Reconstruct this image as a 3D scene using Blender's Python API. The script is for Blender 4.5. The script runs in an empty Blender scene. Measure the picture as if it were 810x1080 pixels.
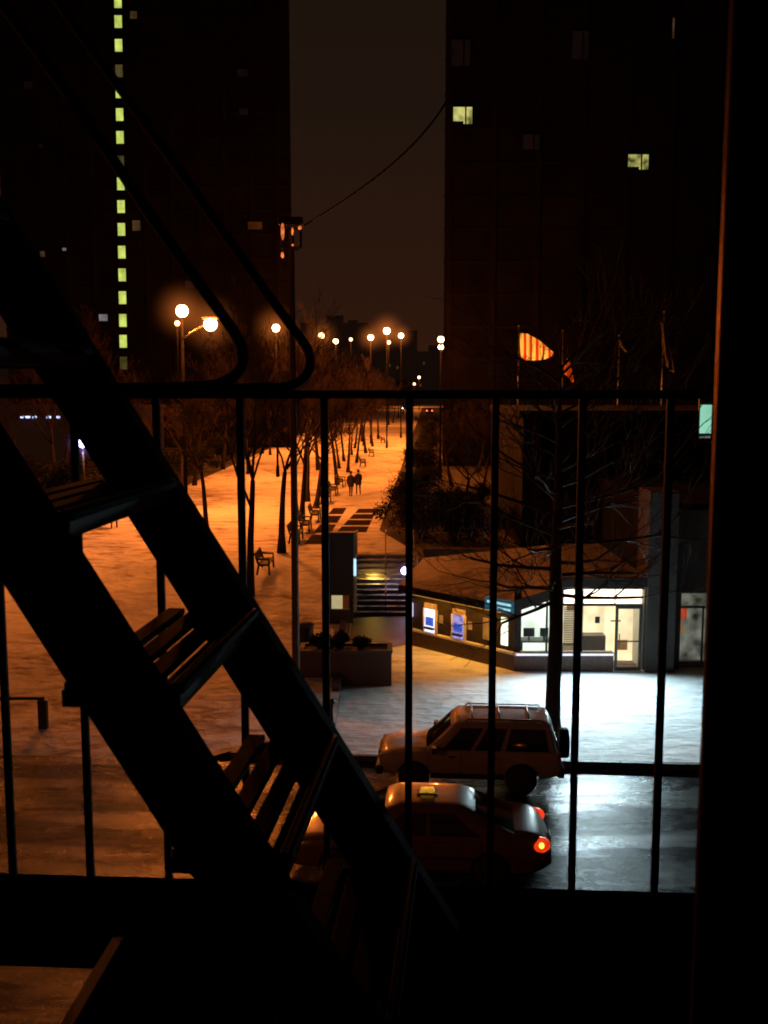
import bpy, bmesh, math, random
from math import sin, cos, pi, radians as R
from mathutils import Vector, Matrix, noise as mnoise

scene = bpy.context.scene
COL = scene.collection

# ------------------------------------------------------------------ camera
EYE = 9.6
PITCH = R(7.0)
FOC = 1080.0
cam_data = bpy.data.cameras.new('camera')
cam = bpy.data.objects.new('camera', cam_data)
COL.objects.link(cam)
cam.location = (0, 0, EYE)
cam.rotation_euler = (R(90) - PITCH, 0, 0)
cam_data.sensor_fit = 'AUTO'
cam_data.sensor_width = 36
cam_data.lens = 36.0
cam_data.clip_start = 0.05
cam_data.clip_end = 4000
cam_data.dof.use_dof = True
cam_data.dof.focus_distance = 28
cam_data.dof.aperture_fstop = 15
scene.camera = cam


def ray(px, py):
    u = (px - 405) / FOC
    v = (py - 540) / FOC
    return Vector((u, cos(PITCH) - v * sin(PITCH), -sin(PITCH) - v * cos(PITCH)))


def on_z(px, py, z=0.0):
    d = ray(px, py)
    return Vector((0, 0, EYE)) + d * ((z - EYE) / d.z)


def on_y(px, py, y):
    d = ray(px, py)
    return Vector((0, 0, EYE)) + d * (y / d.y)


def kerb_y(x):
    return 25.35 - 0.072 * x


def smooth(t):
    t = max(0.0, min(1.0, t))
    return t * t * (3 - 2 * t)


STAIR_X0, STAIR_X1, STAIR_Y0, STAIR_Y1 = -1.35, 1.45, 41.6, 46.4


def ground_z(x, y):
    if y < kerb_y(x):
        return 0.0
    if x < STAIR_X0 or y > STAIR_Y1:
        return 0.15 + 1.85 * smooth((y - 27) / 19.0)
    return 0.15


def on_ground(px, py):
    z = 1.0
    p = on_z(px, py, z)
    for _ in range(60):
        z = z * 0.5 + ground_z(p.x, p.y) * 0.5
        p = on_z(px, py, z)
    return p


# ------------------------------------------------------------------ materials
def mat(name, col, rough=0.7, metal=0.0, var=0.25, scale=6.0, bump=0.0, bscale=30.0, emit=None, estr=0.0,
        coat=0.0, spec=0.5, stretch=(1, 1, 1), rvar=0.1, sheen=0.0):
    m = bpy.data.materials.new(name)
    m.use_nodes = True
    nt = m.node_tree
    N, L = nt.nodes, nt.links
    b = N['Principled BSDF']
    b.inputs['Roughness'].default_value = rough
    b.inputs['Metallic'].default_value = metal
    b.inputs['Specular IOR Level'].default_value = spec
    b.inputs['Coat Weight'].default_value = coat
    b.inputs['Coat Roughness'].default_value = 0.06
    tc = N.new('ShaderNodeTexCoord')
    mp = N.new('ShaderNodeMapping')
    mp.inputs['Scale'].default_value = stretch
    L.new(tc.outputs['Object'], mp.inputs['Vector'])
    nz = N.new('ShaderNodeTexNoise')
    nz.inputs['Scale'].default_value = scale
    nz.inputs['Detail'].default_value = 6
    L.new(mp.outputs[0], nz.inputs['Vector'])
    cr = N.new('ShaderNodeValToRGB')
    cr.color_ramp.elements[0].position = 0.3
    cr.color_ramp.elements[1].position = 0.7
    lo = [c * (1 - var) for c in col]
    hi = [min(1, c * (1 + var)) for c in col]
    cr.color_ramp.elements[0].color = (*lo, 1)
    cr.color_ramp.elements[1].color = (*hi, 1)
    L.new(nz.outputs['Fac'], cr.inputs[0])
    L.new(cr.outputs[0], b.inputs['Base Color'])
    mr = N.new('ShaderNodeMapRange')
    mr.inputs['To Min'].default_value = max(0.02, rough - rvar)
    mr.inputs['To Max'].default_value = min(1, rough + rvar)
    L.new(nz.outputs['Fac'], mr.inputs['Value'])
    L.new(mr.outputs[0], b.inputs['Roughness'])
    if bump:
        n2 = N.new('ShaderNodeTexNoise')
        n2.inputs['Scale'].default_value = bscale
        n2.inputs['Detail'].default_value = 5
        L.new(mp.outputs[0], n2.inputs['Vector'])
        bp = N.new('ShaderNodeBump')
        bp.inputs['Strength'].default_value = bump
        bp.inputs['Distance'].default_value = 0.02
        L.new(n2.outputs['Fac'], bp.inputs['Height'])
        L.new(bp.outputs[0], b.inputs['Normal'])
    if emit:
        b.inputs['Emission Color'].default_value = (*emit, 1)
        b.inputs['Emission Strength'].default_value = estr
    return m


def lit_mat(name, col, strength, var=0.35, scale=1.5, stretch=(1, 1, 1)):
    """A glowing surface whose brightness varies a little across it."""
    m = bpy.data.materials.new(name)
    m.use_nodes = True
    nt = m.node_tree
    N, L = nt.nodes, nt.links
    b = N['Principled BSDF']
    b.inputs['Base Color'].default_value = (*[c * 0.04 for c in col], 1)
    b.inputs['Roughness'].default_value = 0.4
    tc = N.new('ShaderNodeTexCoord')
    mp = N.new('ShaderNodeMapping')
    mp.inputs['Scale'].default_value = stretch
    L.new(tc.outputs['Object'], mp.inputs['Vector'])
    nz = N.new('ShaderNodeTexNoise')
    nz.inputs['Scale'].default_value = scale
    L.new(mp.outputs[0], nz.inputs['Vector'])
    mr = N.new('ShaderNodeMapRange')
    mr.inputs['From Min'].default_value = 0.3
    mr.inputs['From Max'].default_value = 0.7
    mr.inputs['To Min'].default_value = strength * (1 - var)
    mr.inputs['To Max'].default_value = strength * (1 + var)
    L.new(nz.outputs['Fac'], mr.inputs['Value'])
    b.inputs['Emission Color'].default_value = (*col, 1)
    L.new(mr.outputs[0], b.inputs['Emission Strength'])
    return m


def glass_mat(name, tint=(0.9, 0.95, 1.0), gloss=0.12):
    m = bpy.data.materials.new(name)
    m.use_nodes = True
    nt = m.node_tree
    N, L = nt.nodes, nt.links
    N.remove(N['Principled BSDF'])
    tr = N.new('ShaderNodeBsdfTransparent')
    tr.inputs[0].default_value = (*tint, 1)
    gl = N.new('ShaderNodeBsdfGlossy')
    gl.inputs['Roughness'].default_value = 0.03
    mx = N.new('ShaderNodeMixShader')
    fr = N.new('ShaderNodeFresnel')
    fr.inputs['IOR'].default_value = 1.45
    L.new(fr.outputs[0], mx.inputs[0])
    L.new(tr.outputs[0], mx.inputs[1])
    L.new(gl.outputs[0], mx.inputs[2])
    L.new(mx.outputs[0], N['Material Output'].inputs['Surface'])
    return m


def snow_ground_mat(name, snow=(0.78, 0.78, 0.80), streak=(0.20, 0.17, 0.15), cover=0.55, stretch=(0.25, 1, 1), scale=1.4):
    """Trampled snow: pale snow, streaks of slush with footprint shade painted in, footprint bumps."""
    m = bpy.data.materials.new(name)
    m.use_nodes = True
    nt = m.node_tree
    N, L = nt.nodes, nt.links
    b = N['Principled BSDF']
    tc = N.new('ShaderNodeTexCoord')
    mp = N.new('ShaderNodeMapping')
    mp.inputs['Scale'].default_value = stretch
    L.new(tc.outputs['Object'], mp.inputs['Vector'])
    n1 = N.new('ShaderNodeTexNoise')
    n1.inputs['Scale'].default_value = scale
    n1.inputs['Detail'].default_value = 9
    n1.inputs['Roughness'].default_value = 0.68
    n1.inputs['Distortion'].default_value = 0.6
    L.new(mp.outputs[0], n1.inputs['Vector'])
    n0 = N.new('ShaderNodeTexNoise')
    n0.inputs['Scale'].default_value = 0.16
    n0.inputs['Detail'].default_value = 4
    L.new(tc.outputs['Object'], n0.inputs['Vector'])
    ad = N.new('ShaderNodeMath')
    ad.operation = 'MULTIPLY_ADD'
    ad.inputs[1].default_value = 0.62
    L.new(n0.outputs['Fac'], ad.inputs[0])
    L.new(n1.outputs['Fac'], ad.inputs[2])
    cr = N.new('ShaderNodeValToRGB')
    e = cr.color_ramp.elements
    e[0].position = cover - 0.02
    e[0].color = (*streak, 1)  # slush tracks plus footprint shadows put into the colour
    e[1].position = cover + 0.2
    e[1].color = (*snow, 1)
    k = e.new(cover + 0.07)
    k.color = (*[(a * 0.62 + c * 0.38) for a, c in zip(snow, streak)], 1)
    L.new(ad.outputs[0], cr.inputs[0])
    L.new(cr.outputs[0], b.inputs['Base Color'])
    b.inputs['Roughness'].default_value = 0.65
    vo = N.new('ShaderNodeTexVoronoi')
    vo.inputs['Scale'].default_value = 2.4
    L.new(tc.outputs['Object'], vo.inputs['Vector'])
    a2 = N.new('ShaderNodeMath')
    a2.operation = 'MULTIPLY_ADD'
    a2.inputs[1].default_value = 0.35
    L.new(vo.outputs['Distance'], a2.inputs[0])
    L.new(n1.outputs['Fac'], a2.inputs[2])
    bp = N.new('ShaderNodeBump')
    bp.inputs['Strength'].default_value = 0.8
    bp.inputs['Distance'].default_value = 0.16
    L.new(a2.outputs[0], bp.inputs['Height'])
    L.new(bp.outputs[0], b.inputs['Normal'])
    return m


def wet_road_mat(name):
    m = bpy.data.materials.new(name)
    m.use_nodes = True
    nt = m.node_tree
    N, L = nt.nodes, nt.links
    b = N['Principled BSDF']
    tc = N.new('ShaderNodeTexCoord')
    mp = N.new('ShaderNodeMapping')
    mp.inputs['Scale'].default_value = (0.16, 1.0, 1.0)
    mp.inputs['Rotation'].default_value = (0, 0, R(4.1))
    L.new(tc.outputs['Object'], mp.inputs['Vector'])
    n1 = N.new('ShaderNodeTexNoise')          # wheel tracks along the street
    n1.inputs['Scale'].default_value = 1.5
    n1.inputs['Detail'].default_value = 8
    n1.inputs['Roughness'].default_value = 0.62
    L.new(mp.outputs[0], n1.inputs['Vector'])
    n2 = N.new('ShaderNodeTexNoise')          # clods of slush
    n2.inputs['Scale'].default_value = 3.5
    n2.inputs['Detail'].default_value = 7
    L.new(tc.outputs['Object'], n2.inputs['Vector'])
    mix = N.new('ShaderNodeMath')
    mix.operation = 'MULTIPLY_ADD'
    mix.inputs[1].default_value = 0.4
    L.new(n2.outputs['Fac'], mix.inputs[0])
    L.new(n1.outputs['Fac'], mix.inputs[2])
    cr = N.new('ShaderNodeValToRGB')
    e = cr.color_ramp.elements
    e[0].position = 0.58
    e[0].color = (0.008, 0.008, 0.009, 1)
    e[1].position = 0.9
    e[1].color = (0.085, 0.08, 0.08, 1)
    k = e.new(0.70)
    k.color = (0.012, 0.0115, 0.0115, 1)
    L.new(mix.outputs[0], cr.inputs[0])
    L.new(cr.outputs[0], b.inputs['Base Color'])
    rr = N.new('ShaderNodeMapRange')
    rr.inputs['From Min'].default_value = 0.5
    rr.inputs['From Max'].default_value = 0.85
    rr.inputs['To Min'].default_value = 0.17
    rr.inputs['To Max'].default_value = 0.36
    b.inputs['Specular IOR Level'].default_value = 0.10
    L.new(mix.outputs[0], rr.inputs['Value'])
    L.new(rr.outputs[0], b.inputs['Roughness'])
    n4 = N.new('ShaderNodeTexNoise')
    n4.inputs['Scale'].default_value = 0.9
    n4.inputs['Detail'].default_value = 6
    n4.inputs['Roughness'].default_value = 0.6
    L.new(mp.outputs[0], n4.inputs['Vector'])
    sm_ = N.new('ShaderNodeMapRange')
    sm_.inputs['From Min'].default_value = 0.46
    sm_.inputs['From Max'].default_value = 0.60
    sm_.inputs['To Min'].default_value = 0.03
    sm_.inputs['To Max'].default_value = 0.20
    L.new(n4.outputs['Fac'], sm_.inputs['Value'])
    L.new(sm_.outputs[0], b.inputs['Specular IOR Level'])
    bp = N.new('ShaderNodeBump')
    bp.inputs['Strength'].default_value = 0.3
    bp.inputs['Distance'].default_value = 0.03
    L.new(mix.outputs[0], bp.inputs['Height'])
    n3 = N.new('ShaderNodeTexNoise')
    n3.inputs['Scale'].default_value = 30
    n3.inputs['Detail'].default_value = 8
    L.new(tc.outputs['Object'], n3.inputs['Vector'])
    b2 = N.new('ShaderNodeBump')
    b2.inputs['Strength'].default_value = 0.45
    b2.inputs['Distance'].default_value = 0.025
    L.new(n3.outputs['Fac'], b2.inputs['Height'])
    L.new(bp.outputs[0], b2.inputs['Normal'])
    L.new(b2.outputs[0], b.inputs['Normal'])
    return m


def snow_dusted_mat(name, col, rough, coat, lo=0.75, hi=0.95, metal=0.0, amount=1.0):
    """Paint with snow lying on whatever faces up."""
    m = mat(name, col, rough=rough, metal=metal, var=0.12, scale=3, coat=coat, bump=0.0)
    nt = m.node_tree
    N, L = nt.nodes, nt.links
    b = N['Principled BSDF']
    ge = N.new('ShaderNodeNewGeometry')
    sp = N.new('ShaderNodeSeparateXYZ')
    L.new(ge.outputs['Normal'], sp.inputs[0])
    mr = N.new('ShaderNodeMapRange')
    mr.inputs['From Min'].default_value = lo
    mr.inputs['From Max'].default_value = hi
    mr.inputs['To Max'].default_value = amount
    L.new(sp.outputs['Z'], mr.inputs['Value'])
    tc = N.new('ShaderNodeTexCoord')
    nz = N.new('ShaderNodeTexNoise')
    nz.inputs['Scale'].default_value = 2.6
    nz.inputs['Detail'].default_value = 7
    L.new(tc.outputs['Object'], nz.inputs['Vector'])
    m2 = N.new('ShaderNodeMapRange')
    m2.inputs['From Min'].default_value = 0.36
    m2.inputs['From Max'].default_value = 0.58
    L.new(nz.outputs['Fac'], m2.inputs['Value'])
    mu = N.new('ShaderNodeMath')
    mu.operation = 'MULTIPLY'
    L.new(mr.outputs[0], mu.inputs[0])
    L.new(m2.outputs[0], mu.inputs[1])
    sn = N.new('ShaderNodeBsdfDiffuse')
    sn.inputs[0].default_value = (0.75, 0.75, 0.77, 1)
    mx = N.new('ShaderNodeMixShader')
    L.new(mu.outputs[0], mx.inputs[0])
    L.new(b.outputs[0], mx.inputs[1])
    L.new(sn.outputs[0], mx.inputs[2])
    L.new(mx.outputs[0], N['Material Output'].inputs['Surface'])
    return m


def halo_mat(name, col, strength):
    """Lit mist round a lamp: a volume that glows most at its middle."""
    m = bpy.data.materials.new(name)
    m.use_nodes = True
    nt = m.node_tree
    N, L = nt.nodes, nt.links
    N.remove(N['Principled BSDF'])
    tc = N.new('ShaderNodeTexCoord')
    ln = N.new('ShaderNodeVectorMath')
    ln.operation = 'LENGTH'
    L.new(tc.outputs['Object'], ln.inputs[0])
    mr = N.new('ShaderNodeMapRange')
    mr.inputs['From Min'].default_value = 0.0
    mr.inputs['From Max'].default_value = 1.0
    mr.inputs['To Min'].default_value = 1.0
    mr.inputs['To Max'].default_value = 0.0
    L.new(ln.outputs['Value'], mr.inputs['Value'])
    pw = N.new('ShaderNodeMath')
    pw.operation = 'POWER'
    pw.inputs[1].default_value = 3.0
    L.new(mr.outputs[0], pw.inputs[0])
    mu = N.new('ShaderNodeMath')
    mu.operation = 'MULTIPLY'
    mu.inputs[1].default_value = strength
    L.new(pw.outputs[0], mu.inputs[0])
    em = N.new('ShaderNodeEmission')
    em.inputs[0].default_value = (*col, 1)
    L.new(mu.outputs[0], em.inputs['Strength'])
    L.new(em.outputs[0], N['Material Output'].inputs['Volume'])
    return m


SODIUM = (1.0, 0.212, 0.026)
COOL = (0.80, 0.93, 1.0)

M = {}
M['iron'] = mat('black_painted_iron', (0.010, 0.008, 0.0075), rough=0.7, var=0.6, scale=22, bump=0.12, bscale=260, spec=0.03)
M['floor_iron'] = mat('shaded_floor_iron', (0.006, 0.0055, 0.005), rough=0.9, var=0.4, scale=14, spec=0.0)  # darker copy of the iron, shade put into the colour
M['slat_iron'] = mat('black_slat_iron', (0.005, 0.0045, 0.004), rough=0.8, var=0.5, scale=24, spec=0.04)
M['tread_iron'] = mat('worn_highlit_iron', (0.030, 0.029, 0.027), rough=0.55, var=0.6, scale=24, bump=0.12, bscale=260, spec=0.3)  # worn metal on the hatch edge, painted highlight on the tread nosings
M['bark'] = mat('winter_bark', (0.032, 0.024, 0.018), rough=0.95, var=0.4, scale=8, bump=0.5, bscale=18, spec=0.1)
M['twig'] = mat('bare_twigs', (0.030, 0.020, 0.014), rough=0.95, var=0.4, scale=3, spec=0.1)
M['leaf'] = mat('dark_evergreen_leaf', (0.012, 0.015, 0.009), rough=0.8, var=0.6, scale=1.2, spec=0.2)
M['stone'] = mat('grey_stone', (0.034, 0.028, 0.024), rough=0.85, var=0.25, scale=9, bump=0.5, bscale=40)
M['kerb'] = mat('wet_granite_kerb', (0.055, 0.05, 0.047), rough=0.6, var=0.35, scale=12, bump=0.3)
M['brick'] = mat('dark_brick', (0.10, 0.055, 0.04), rough=0.9, var=0.3, scale=20, bump=0.5, bscale=50)
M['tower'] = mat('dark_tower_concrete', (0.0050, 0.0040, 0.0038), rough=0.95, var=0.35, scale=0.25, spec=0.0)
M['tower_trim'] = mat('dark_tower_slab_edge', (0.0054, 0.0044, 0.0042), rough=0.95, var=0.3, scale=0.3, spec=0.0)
M['podium'] = mat('dark_podium_cladding', (0.010, 0.008, 0.007), rough=0.95, var=0.3, scale=1.2, bump=0.2, bscale=6, spec=0.05)
M['wood'] = mat('wet_bench_wood', (0.045, 0.03, 0.02), rough=0.7, var=0.4, scale=14, stretch=(1, 8, 8))
M['dark_metal'] = mat('dark_grey_metal', (0.03, 0.03, 0.03), rough=0.45, metal=0.6, var=0.3, scale=10)
M['rubber'] = mat('black_rubber', (0.012, 0.012, 0.012), rough=0.8, var=0.3, scale=20)
M['alloy'] = mat('dull_alloy', (0.25, 0.25, 0.26), rough=0.4, metal=0.8, var=0.3, scale=10)
M['chrome'] = mat('bright_trim', (0.6, 0.6, 0.62), rough=0.15, metal=1.0, var=0.1)
M['carglass'] = mat('dark_car_glass', (0.008, 0.009, 0.010), rough=0.06, var=0.3, spec=0.6, rvar=0.03)
M['plastic'] = mat('black_plastic', (0.02, 0.02, 0.02), rough=0.5, var=0.3, scale=20)
M['soil'] = mat('dark_planting_soil', (0.028, 0.02, 0.015), rough=0.95, var=0.5, scale=2.5, bump=0.8, bscale=4)
M['snow'] = snow_ground_mat('trampled_snow', streak=(0.20, 0.17, 0.16), cover=0.685, stretch=(0.5, 1, 1))
M['snow_plaza'] = snow_ground_mat('plaza_snow', snow=(0.80, 0.81, 0.83), streak=(0.30, 0.30, 0.31), cover=0.60, stretch=(0.3, 1.3, 1), scale=1.8)
M['paving'] = mat('wet_brown_paving', (0.14, 0.10, 0.08), rough=0.5, var=0.35, scale=2.5, bump=0.3, bscale=9)
M['road'] = wet_road_mat('wet_slushy_asphalt')
M['paint'] = mat('worn_road_paint', (0.45, 0.44, 0.42), rough=0.45, var=0.5, scale=5, bump=0.2)
M['bare'] = mat('bare_dark_ground', (0.045, 0.034, 0.028), rough=0.95, var=0.4, scale=1.5, spec=0.0)
M['step_snow'] = snow_dusted_mat('snowy_step_stone', (0.10, 0.085, 0.075), 0.8, 0.0, amount=0.6)
M['cream'] = mat('cream_interior_paint', (0.75, 0.68, 0.52), rough=0.8, var=0.08, scale=2)
M['white'] = mat('white_laminate', (0.75, 0.75, 0.75), rough=0.5, var=0.06, scale=4)
M['carpet'] = mat('brown_carpet', (0.22, 0.15, 0.1), rough=0.95, var=0.2, scale=12)
M['glass'] = glass_mat('shop_glass')
M['cloth_dark'] = mat('dark_winter_coat', (0.018, 0.016, 0.018), rough=0.95, var=0.3, scale=9, bump=0.3)
M['cloth_blue'] = mat('dark_jeans', (0.02, 0.024, 0.04), rough=0.95, var=0.3, scale=9)
M['skin'] = mat('skin', (0.42, 0.26, 0.19), rough=0.6, var=0.1, scale=9)
M['hair'] = mat('dark_hair', (0.015, 0.011, 0.009), rough=0.7, var=0.3, scale=20)


# ------------------------------------------------------------------ mesh builder
class MB:
    def __init__(self):
        self.v, self.f, self.s = [], [], []

    def add(self, vs, fs, sm=False):
        o = len(self.v)
        self.v += [tuple(p) for p in vs]
        self.f += [tuple(i + o for i in f) for f in fs]
        self.s += [sm] * len(fs)
        return self

    def box(self, c, size, rz=0.0, m=None):
        x, y, z = [s / 2 for s in size]
        pts = [Vector(p) for p in ((-x, -y, -z), (x, -y, -z), (x, y, -z), (-x, y, -z), (-x, -y, z), (x, -y, z), (x, y, z), (-x, y, z))]
        mm = m if m is not None else Matrix.Rotation(rz, 3, 'Z')
        c = Vector(c)
        pts = [mm @ p + c for p in pts]
        return self.add(pts, [(0, 3, 2, 1), (4, 5, 6, 7), (0, 1, 5, 4), (1, 2, 6, 5), (2, 3, 7, 6), (3, 0, 4, 7)])

    def bbox(self, x0, x1, y0, y1, z0, z1):
        return self.box(((x0 + x1) / 2, (y0 + y1) / 2, (z0 + z1) / 2), (x1 - x0, y1 - y0, z1 - z0))

    def prism(self, poly, ext):
        """poly: 3-D points of a flat polygon, ext: extrusion vector."""
        n = len(poly)
        ext = Vector(ext)
        p = [Vector(q) for q in poly]
        vs = p + [q + ext for q in p]
        fs = [tuple(range(n - 1, -1, -1)), tuple(range(n, 2 * n))]
        fs += [(i, (i + 1) % n, n + (i + 1) % n, n + i) for i in range(n)]
        return self.add(vs, fs)

    def tube(self, pts, rad, n=8, cap=True):
        pts = [Vector(p) for p in pts]
        k = len(pts)
        if not hasattr(rad, '__len__'):
            rad = [rad] * k
        vs, fs = [], []
        ref = None
        for i, p in enumerate(pts):
            t = (pts[min(i + 1, k - 1)] - pts[max(i - 1, 0)])
            t = t.normalized() if t.length > 1e-9 else Vector((0, 0, 1))
            if ref is None:
                ref = t.orthogonal().normalized()
            a = (ref - t * ref.dot(t))
            a = a.normalized() if a.length > 1e-6 else t.orthogonal().normalized()
            ref = a
            b = t.cross(a)
            for j in range(n):
                an = 2 * pi * j / n
                vs.append(p + (a * cos(an) + b * sin(an)) * rad[i])
        for i in range(k - 1):
            for j in range(n):
                j2 = (j + 1) % n
                fs.append((i * n + j, i * n + j2, (i + 1) * n + j2, (i + 1) * n + j))
        if cap:
            fs.append(tuple(range(n - 1, -1, -1)))
            fs.append(tuple((k - 1) * n + j for j in range(n)))
        return self.add(vs, fs, True)

    def lathe(self, prof, c=(0, 0, 0), n=20, m=None):
        c = Vector(c)
        vs, fs = [], []
        for r, z in prof:
            for j in range(n):
                a = 2 * pi * j / n
                p = Vector((r * cos(a), r * sin(a), z))
                vs.append((m @ p if m is not None else p) + c)
        for i in range(len(prof) - 1):
            for j in range(n):
                j2 = (j + 1) % n
                fs.append((i * n + j, i * n + j2, (i + 1) * n + j2, (i + 1) * n + j))
        fs.append(tuple(range(n - 1, -1, -1)))
        fs.append(tuple((len(prof) - 1) * n + j for j in range(n)))
        return self.add(vs, fs, True)

    def ball(self, c, r, n=14, sq=(1, 1, 1)):
        k = n // 2
        prof = [(r * sin(pi * i / k), -r * cos(pi * i / k)) for i in range(k + 1)]
        prof[0] = (r * 0.02, -r)
        prof[-1] = (r * 0.02, r)
        mm = Matrix.Diagonal(Vector(sq))
        return self.lathe(prof, c, n, mm)

    def quad(self, a, b, c, d):
        return self.add([a, b, c, d], [(0, 1, 2, 3)])

    def build(self, name, material, parent=None, bevel=0.0, seg=2):
        me = bpy.data.meshes.new(name)
        me.from_pydata([tuple(p) for p in self.v], [], self.f)
        me.polygons.foreach_set('use_smooth', self.s)
        me.update()
        me.materials.append(material)
        o = bpy.data.objects.new(name, me)
        COL.objects.link(o)
        if parent is not None:
            o.parent = parent
        if bevel:
            bv = o.modifiers.new('bevel', 'BEVEL')
            bv.width = bevel
            bv.segments = seg
            bv.limit_method = 'ANGLE'
            bv.angle_limit = R(35)
        return o


def tag(o, label=None, cat=None, group=None, kind=None):
    if label:
        o['label'] = label
    if cat:
        o['category'] = cat
    if group:
        o['group'] = group
    if kind:
        o['kind'] = kind
    return o


def thing(name, label, cat, loc=(0, 0, 0), rz=0.0, group=None, sc=1.0):
    o = bpy.data.objects.new(name, None)
    COL.objects.link(o)
    o.location = loc
    o.rotation_euler = (0, 0, rz)
    o.scale = (sc, sc, sc)
    o.empty_display_size = 0.2
    return tag(o, label, cat, group)


def copy_tree(o, parent=None):
    c = o.copy()
    COL.objects.link(c)
    c.parent = parent
    for ch in list(o.children):
        copy_tree(ch, c)
    return c


def struct(o):
    o['kind'] = 'structure'
    return o


# ------------------------------------------------------------------ world: city glow at night
w = bpy.data.worlds.new('World')
scene.world = w
w.use_nodes = True
nt = w.node_tree
N, L = nt.nodes, nt.links
bg = N['Background']
sky = N.new('ShaderNodeTexSky')
sky.sky_type = 'NISHITA'
sky.sun_disc = False
sky.sun_elevation = R(-6)
sky.sun_rotation = R(200)
L.new(sky.outputs[0], bg.inputs[0])
bg.inputs[1].default_value = 0.0006
tc = N.new('ShaderNodeTexCoord')
sp = N.new('ShaderNodeSeparateXYZ')
L.new(tc.outputs['Generated'], sp.inputs[0])
cr = N.new('ShaderNodeValToRGB')
e = cr.color_ramp.elements
e[0].position = 0.0
e[0].color = (0.034, 0.0105, 0.0048, 1)
e[1].position = 0.55
e[1].color = (0.0095, 0.0060, 0.0041, 1)
k = e.new(0.10)
k.color = (0.0265, 0.0094, 0.0047, 1)
k = e.new(0.25)
k.color = (0.0155, 0.0080, 0.0046, 1)
L.new(sp.outputs['Z'], cr.inputs[0])
b2 = N.new('ShaderNodeBackground')
b2.inputs[1].default_value = 0.88
L.new(cr.outputs[0], b2.inputs[0])
ash = N.new('ShaderNodeAddShader')
L.new(bg.outputs[0], ash.inputs[0])
L.new(b2.outputs[0], ash.inputs[1])
L.new(ash.outputs[0], N['World Output'].inputs['Surface'])

# ------------------------------------------------------------------ ground, street, plaza
m = MB()
m.quad((-1500, -200, -0.06), (1500, -200, -0.06), (1500, 2500, -0.06), (-1500, 2500, -0.06))
struct(m.build('ground', M['soil']))

m = MB()
m.quad((-220, -30, 0), (220, -30, 0), (220, kerb_y(220), 0), (-220, kerb_y(-220), 0))
struct(m.build('street', M['road']))

m = MB()
for i in range(-2, 110):
    x0, x1 = i * 2.0, i * 2.0 + 1.985
    a, b = kerb_y(x0), kerb_y(x1)
    m.prism([(x0, a, 0), (x1, b, 0), (x1, b + 0.16, 0), (x0, a + 0.16, 0)], (0, 0, 0.156))
struct(m.build('kerb', M['kerb'], bevel=0.012))

# promenade: a ramp rising from the pavement to a terrace that runs off into the distance
xs = [-220, -120, -80, -60, -45, -35] + [-30 + 1.0 * i for i in range(28)] + [STAIR_X0]
xs = sorted(set(x for x in xs if x <= STAIR_X0))
ys = [27 + 0.95 * i for i in range(21)] + [50, 55, 60, 70, 80, 100, 130, 170, 230, 300, 400, 520]
m = MB()
rows = []
for jy in range(len(ys) + 1):
    rows.append([])
    for x in xs:
        y = kerb_y(x) + 0.16 if jy == 0 else max(ys[jy - 1], kerb_y(x) + 0.2 + 0.01 * jy)
        rows[-1].append((x, y - (0.5 if jy == 0 and x < -4.5 else 0), (0.15 if x > -4.5 else -0.02) if jy == 0 else 0.15 + 1.85 * smooth((y - 27) / 19.0)))
vs = [p for r_ in rows for p in r_]
nx = len(xs)
fs = [(j * nx + i, j * nx + i + 1, (j + 1) * nx + i + 1, (j + 1) * nx + i) for j in range(len(rows) - 1) for i in range(nx - 1)]
m.add(vs, fs, True)
m.add([(STAIR_X0, STAIR_Y1, 2), (220, STAIR_Y1, 2), (220, 520, 2), (STAIR_X0, 520, 2)], [(0, 1, 2, 3)])
struct(m.build('promenade', M['snow']))

m = MB()
m.add([(STAIR_X0, kerb_y(STAIR_X0) + 0.16, 0.15), (220, kerb_y(220) + 0.16, 0.15), (220, 46.4, 0.15), (STAIR_X0, 46.4, 0.15)], [(0, 1, 2, 3)])
struct(m.build('pavement', M['snow_plaza']))

# swept paving at the foot of the steps
m = MB()
m.add([(STAIR_X0 + 0.05, 35.2, 0.156), (0.9, 36.9, 0.156), (1.5, 39.5, 0.156), (1.5, STAIR_Y0, 0.156), (STAIR_X0 + 0.05, STAIR_Y0, 0.156)], [(0, 1, 2, 3, 4)])
struct(m.build('swept_paving', M['paving']))

# bare beds beside and on the terrace
m = MB()
m.add([(-0.25, 54, 2.004), (60, 54, 2.004), (60, 366, 2.004), (13.5, 366, 2.004)], [(0, 1, 2, 3)])
m.add([(1.5, 46.5, 2.004), (60, 46.5, 2.004), (60, 54, 2.004), (-0.25, 54, 2.004)], [(0, 1, 2, 3)])
m.add([(-15.5, 66, 2.004), (-13.2, 160, 2.004), (-4.5, 400, 2.004), (-220, 400, 2.004), (-220, 66, 2.004)], [(4, 3, 2, 1, 0)])
m.add([(-18, 56, 2.004), (-15.5, 66, 2.004), (-220, 66, 2.004), (-220, 56, 2.004)], [(3, 2, 1, 0)])
struct(m.build('planting_bed_ground', M['soil']))
for quadpx in ([(320, 575), (341, 575), (366, 535), (352, 535)], [(354, 562), (386, 562), (398, 536), (379, 536)]):
    pts = [on_z(a, b, 2.006) for a, b in quadpx]
    m = MB()
    for i in range(4):
        f0, f1 = i / 4 + 0.02, (i + 1) / 4 - 0.02
        q = [pts[0].lerp(pts[3], f0), pts[1].lerp(pts[2], f0), pts[1].lerp(pts[2], f1), pts[0].lerp(pts[3], f1)]
        m.add(q, [(0, 1, 2, 3)])
    struct(m.build('bare_bed_ground', M['bare']))

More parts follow.
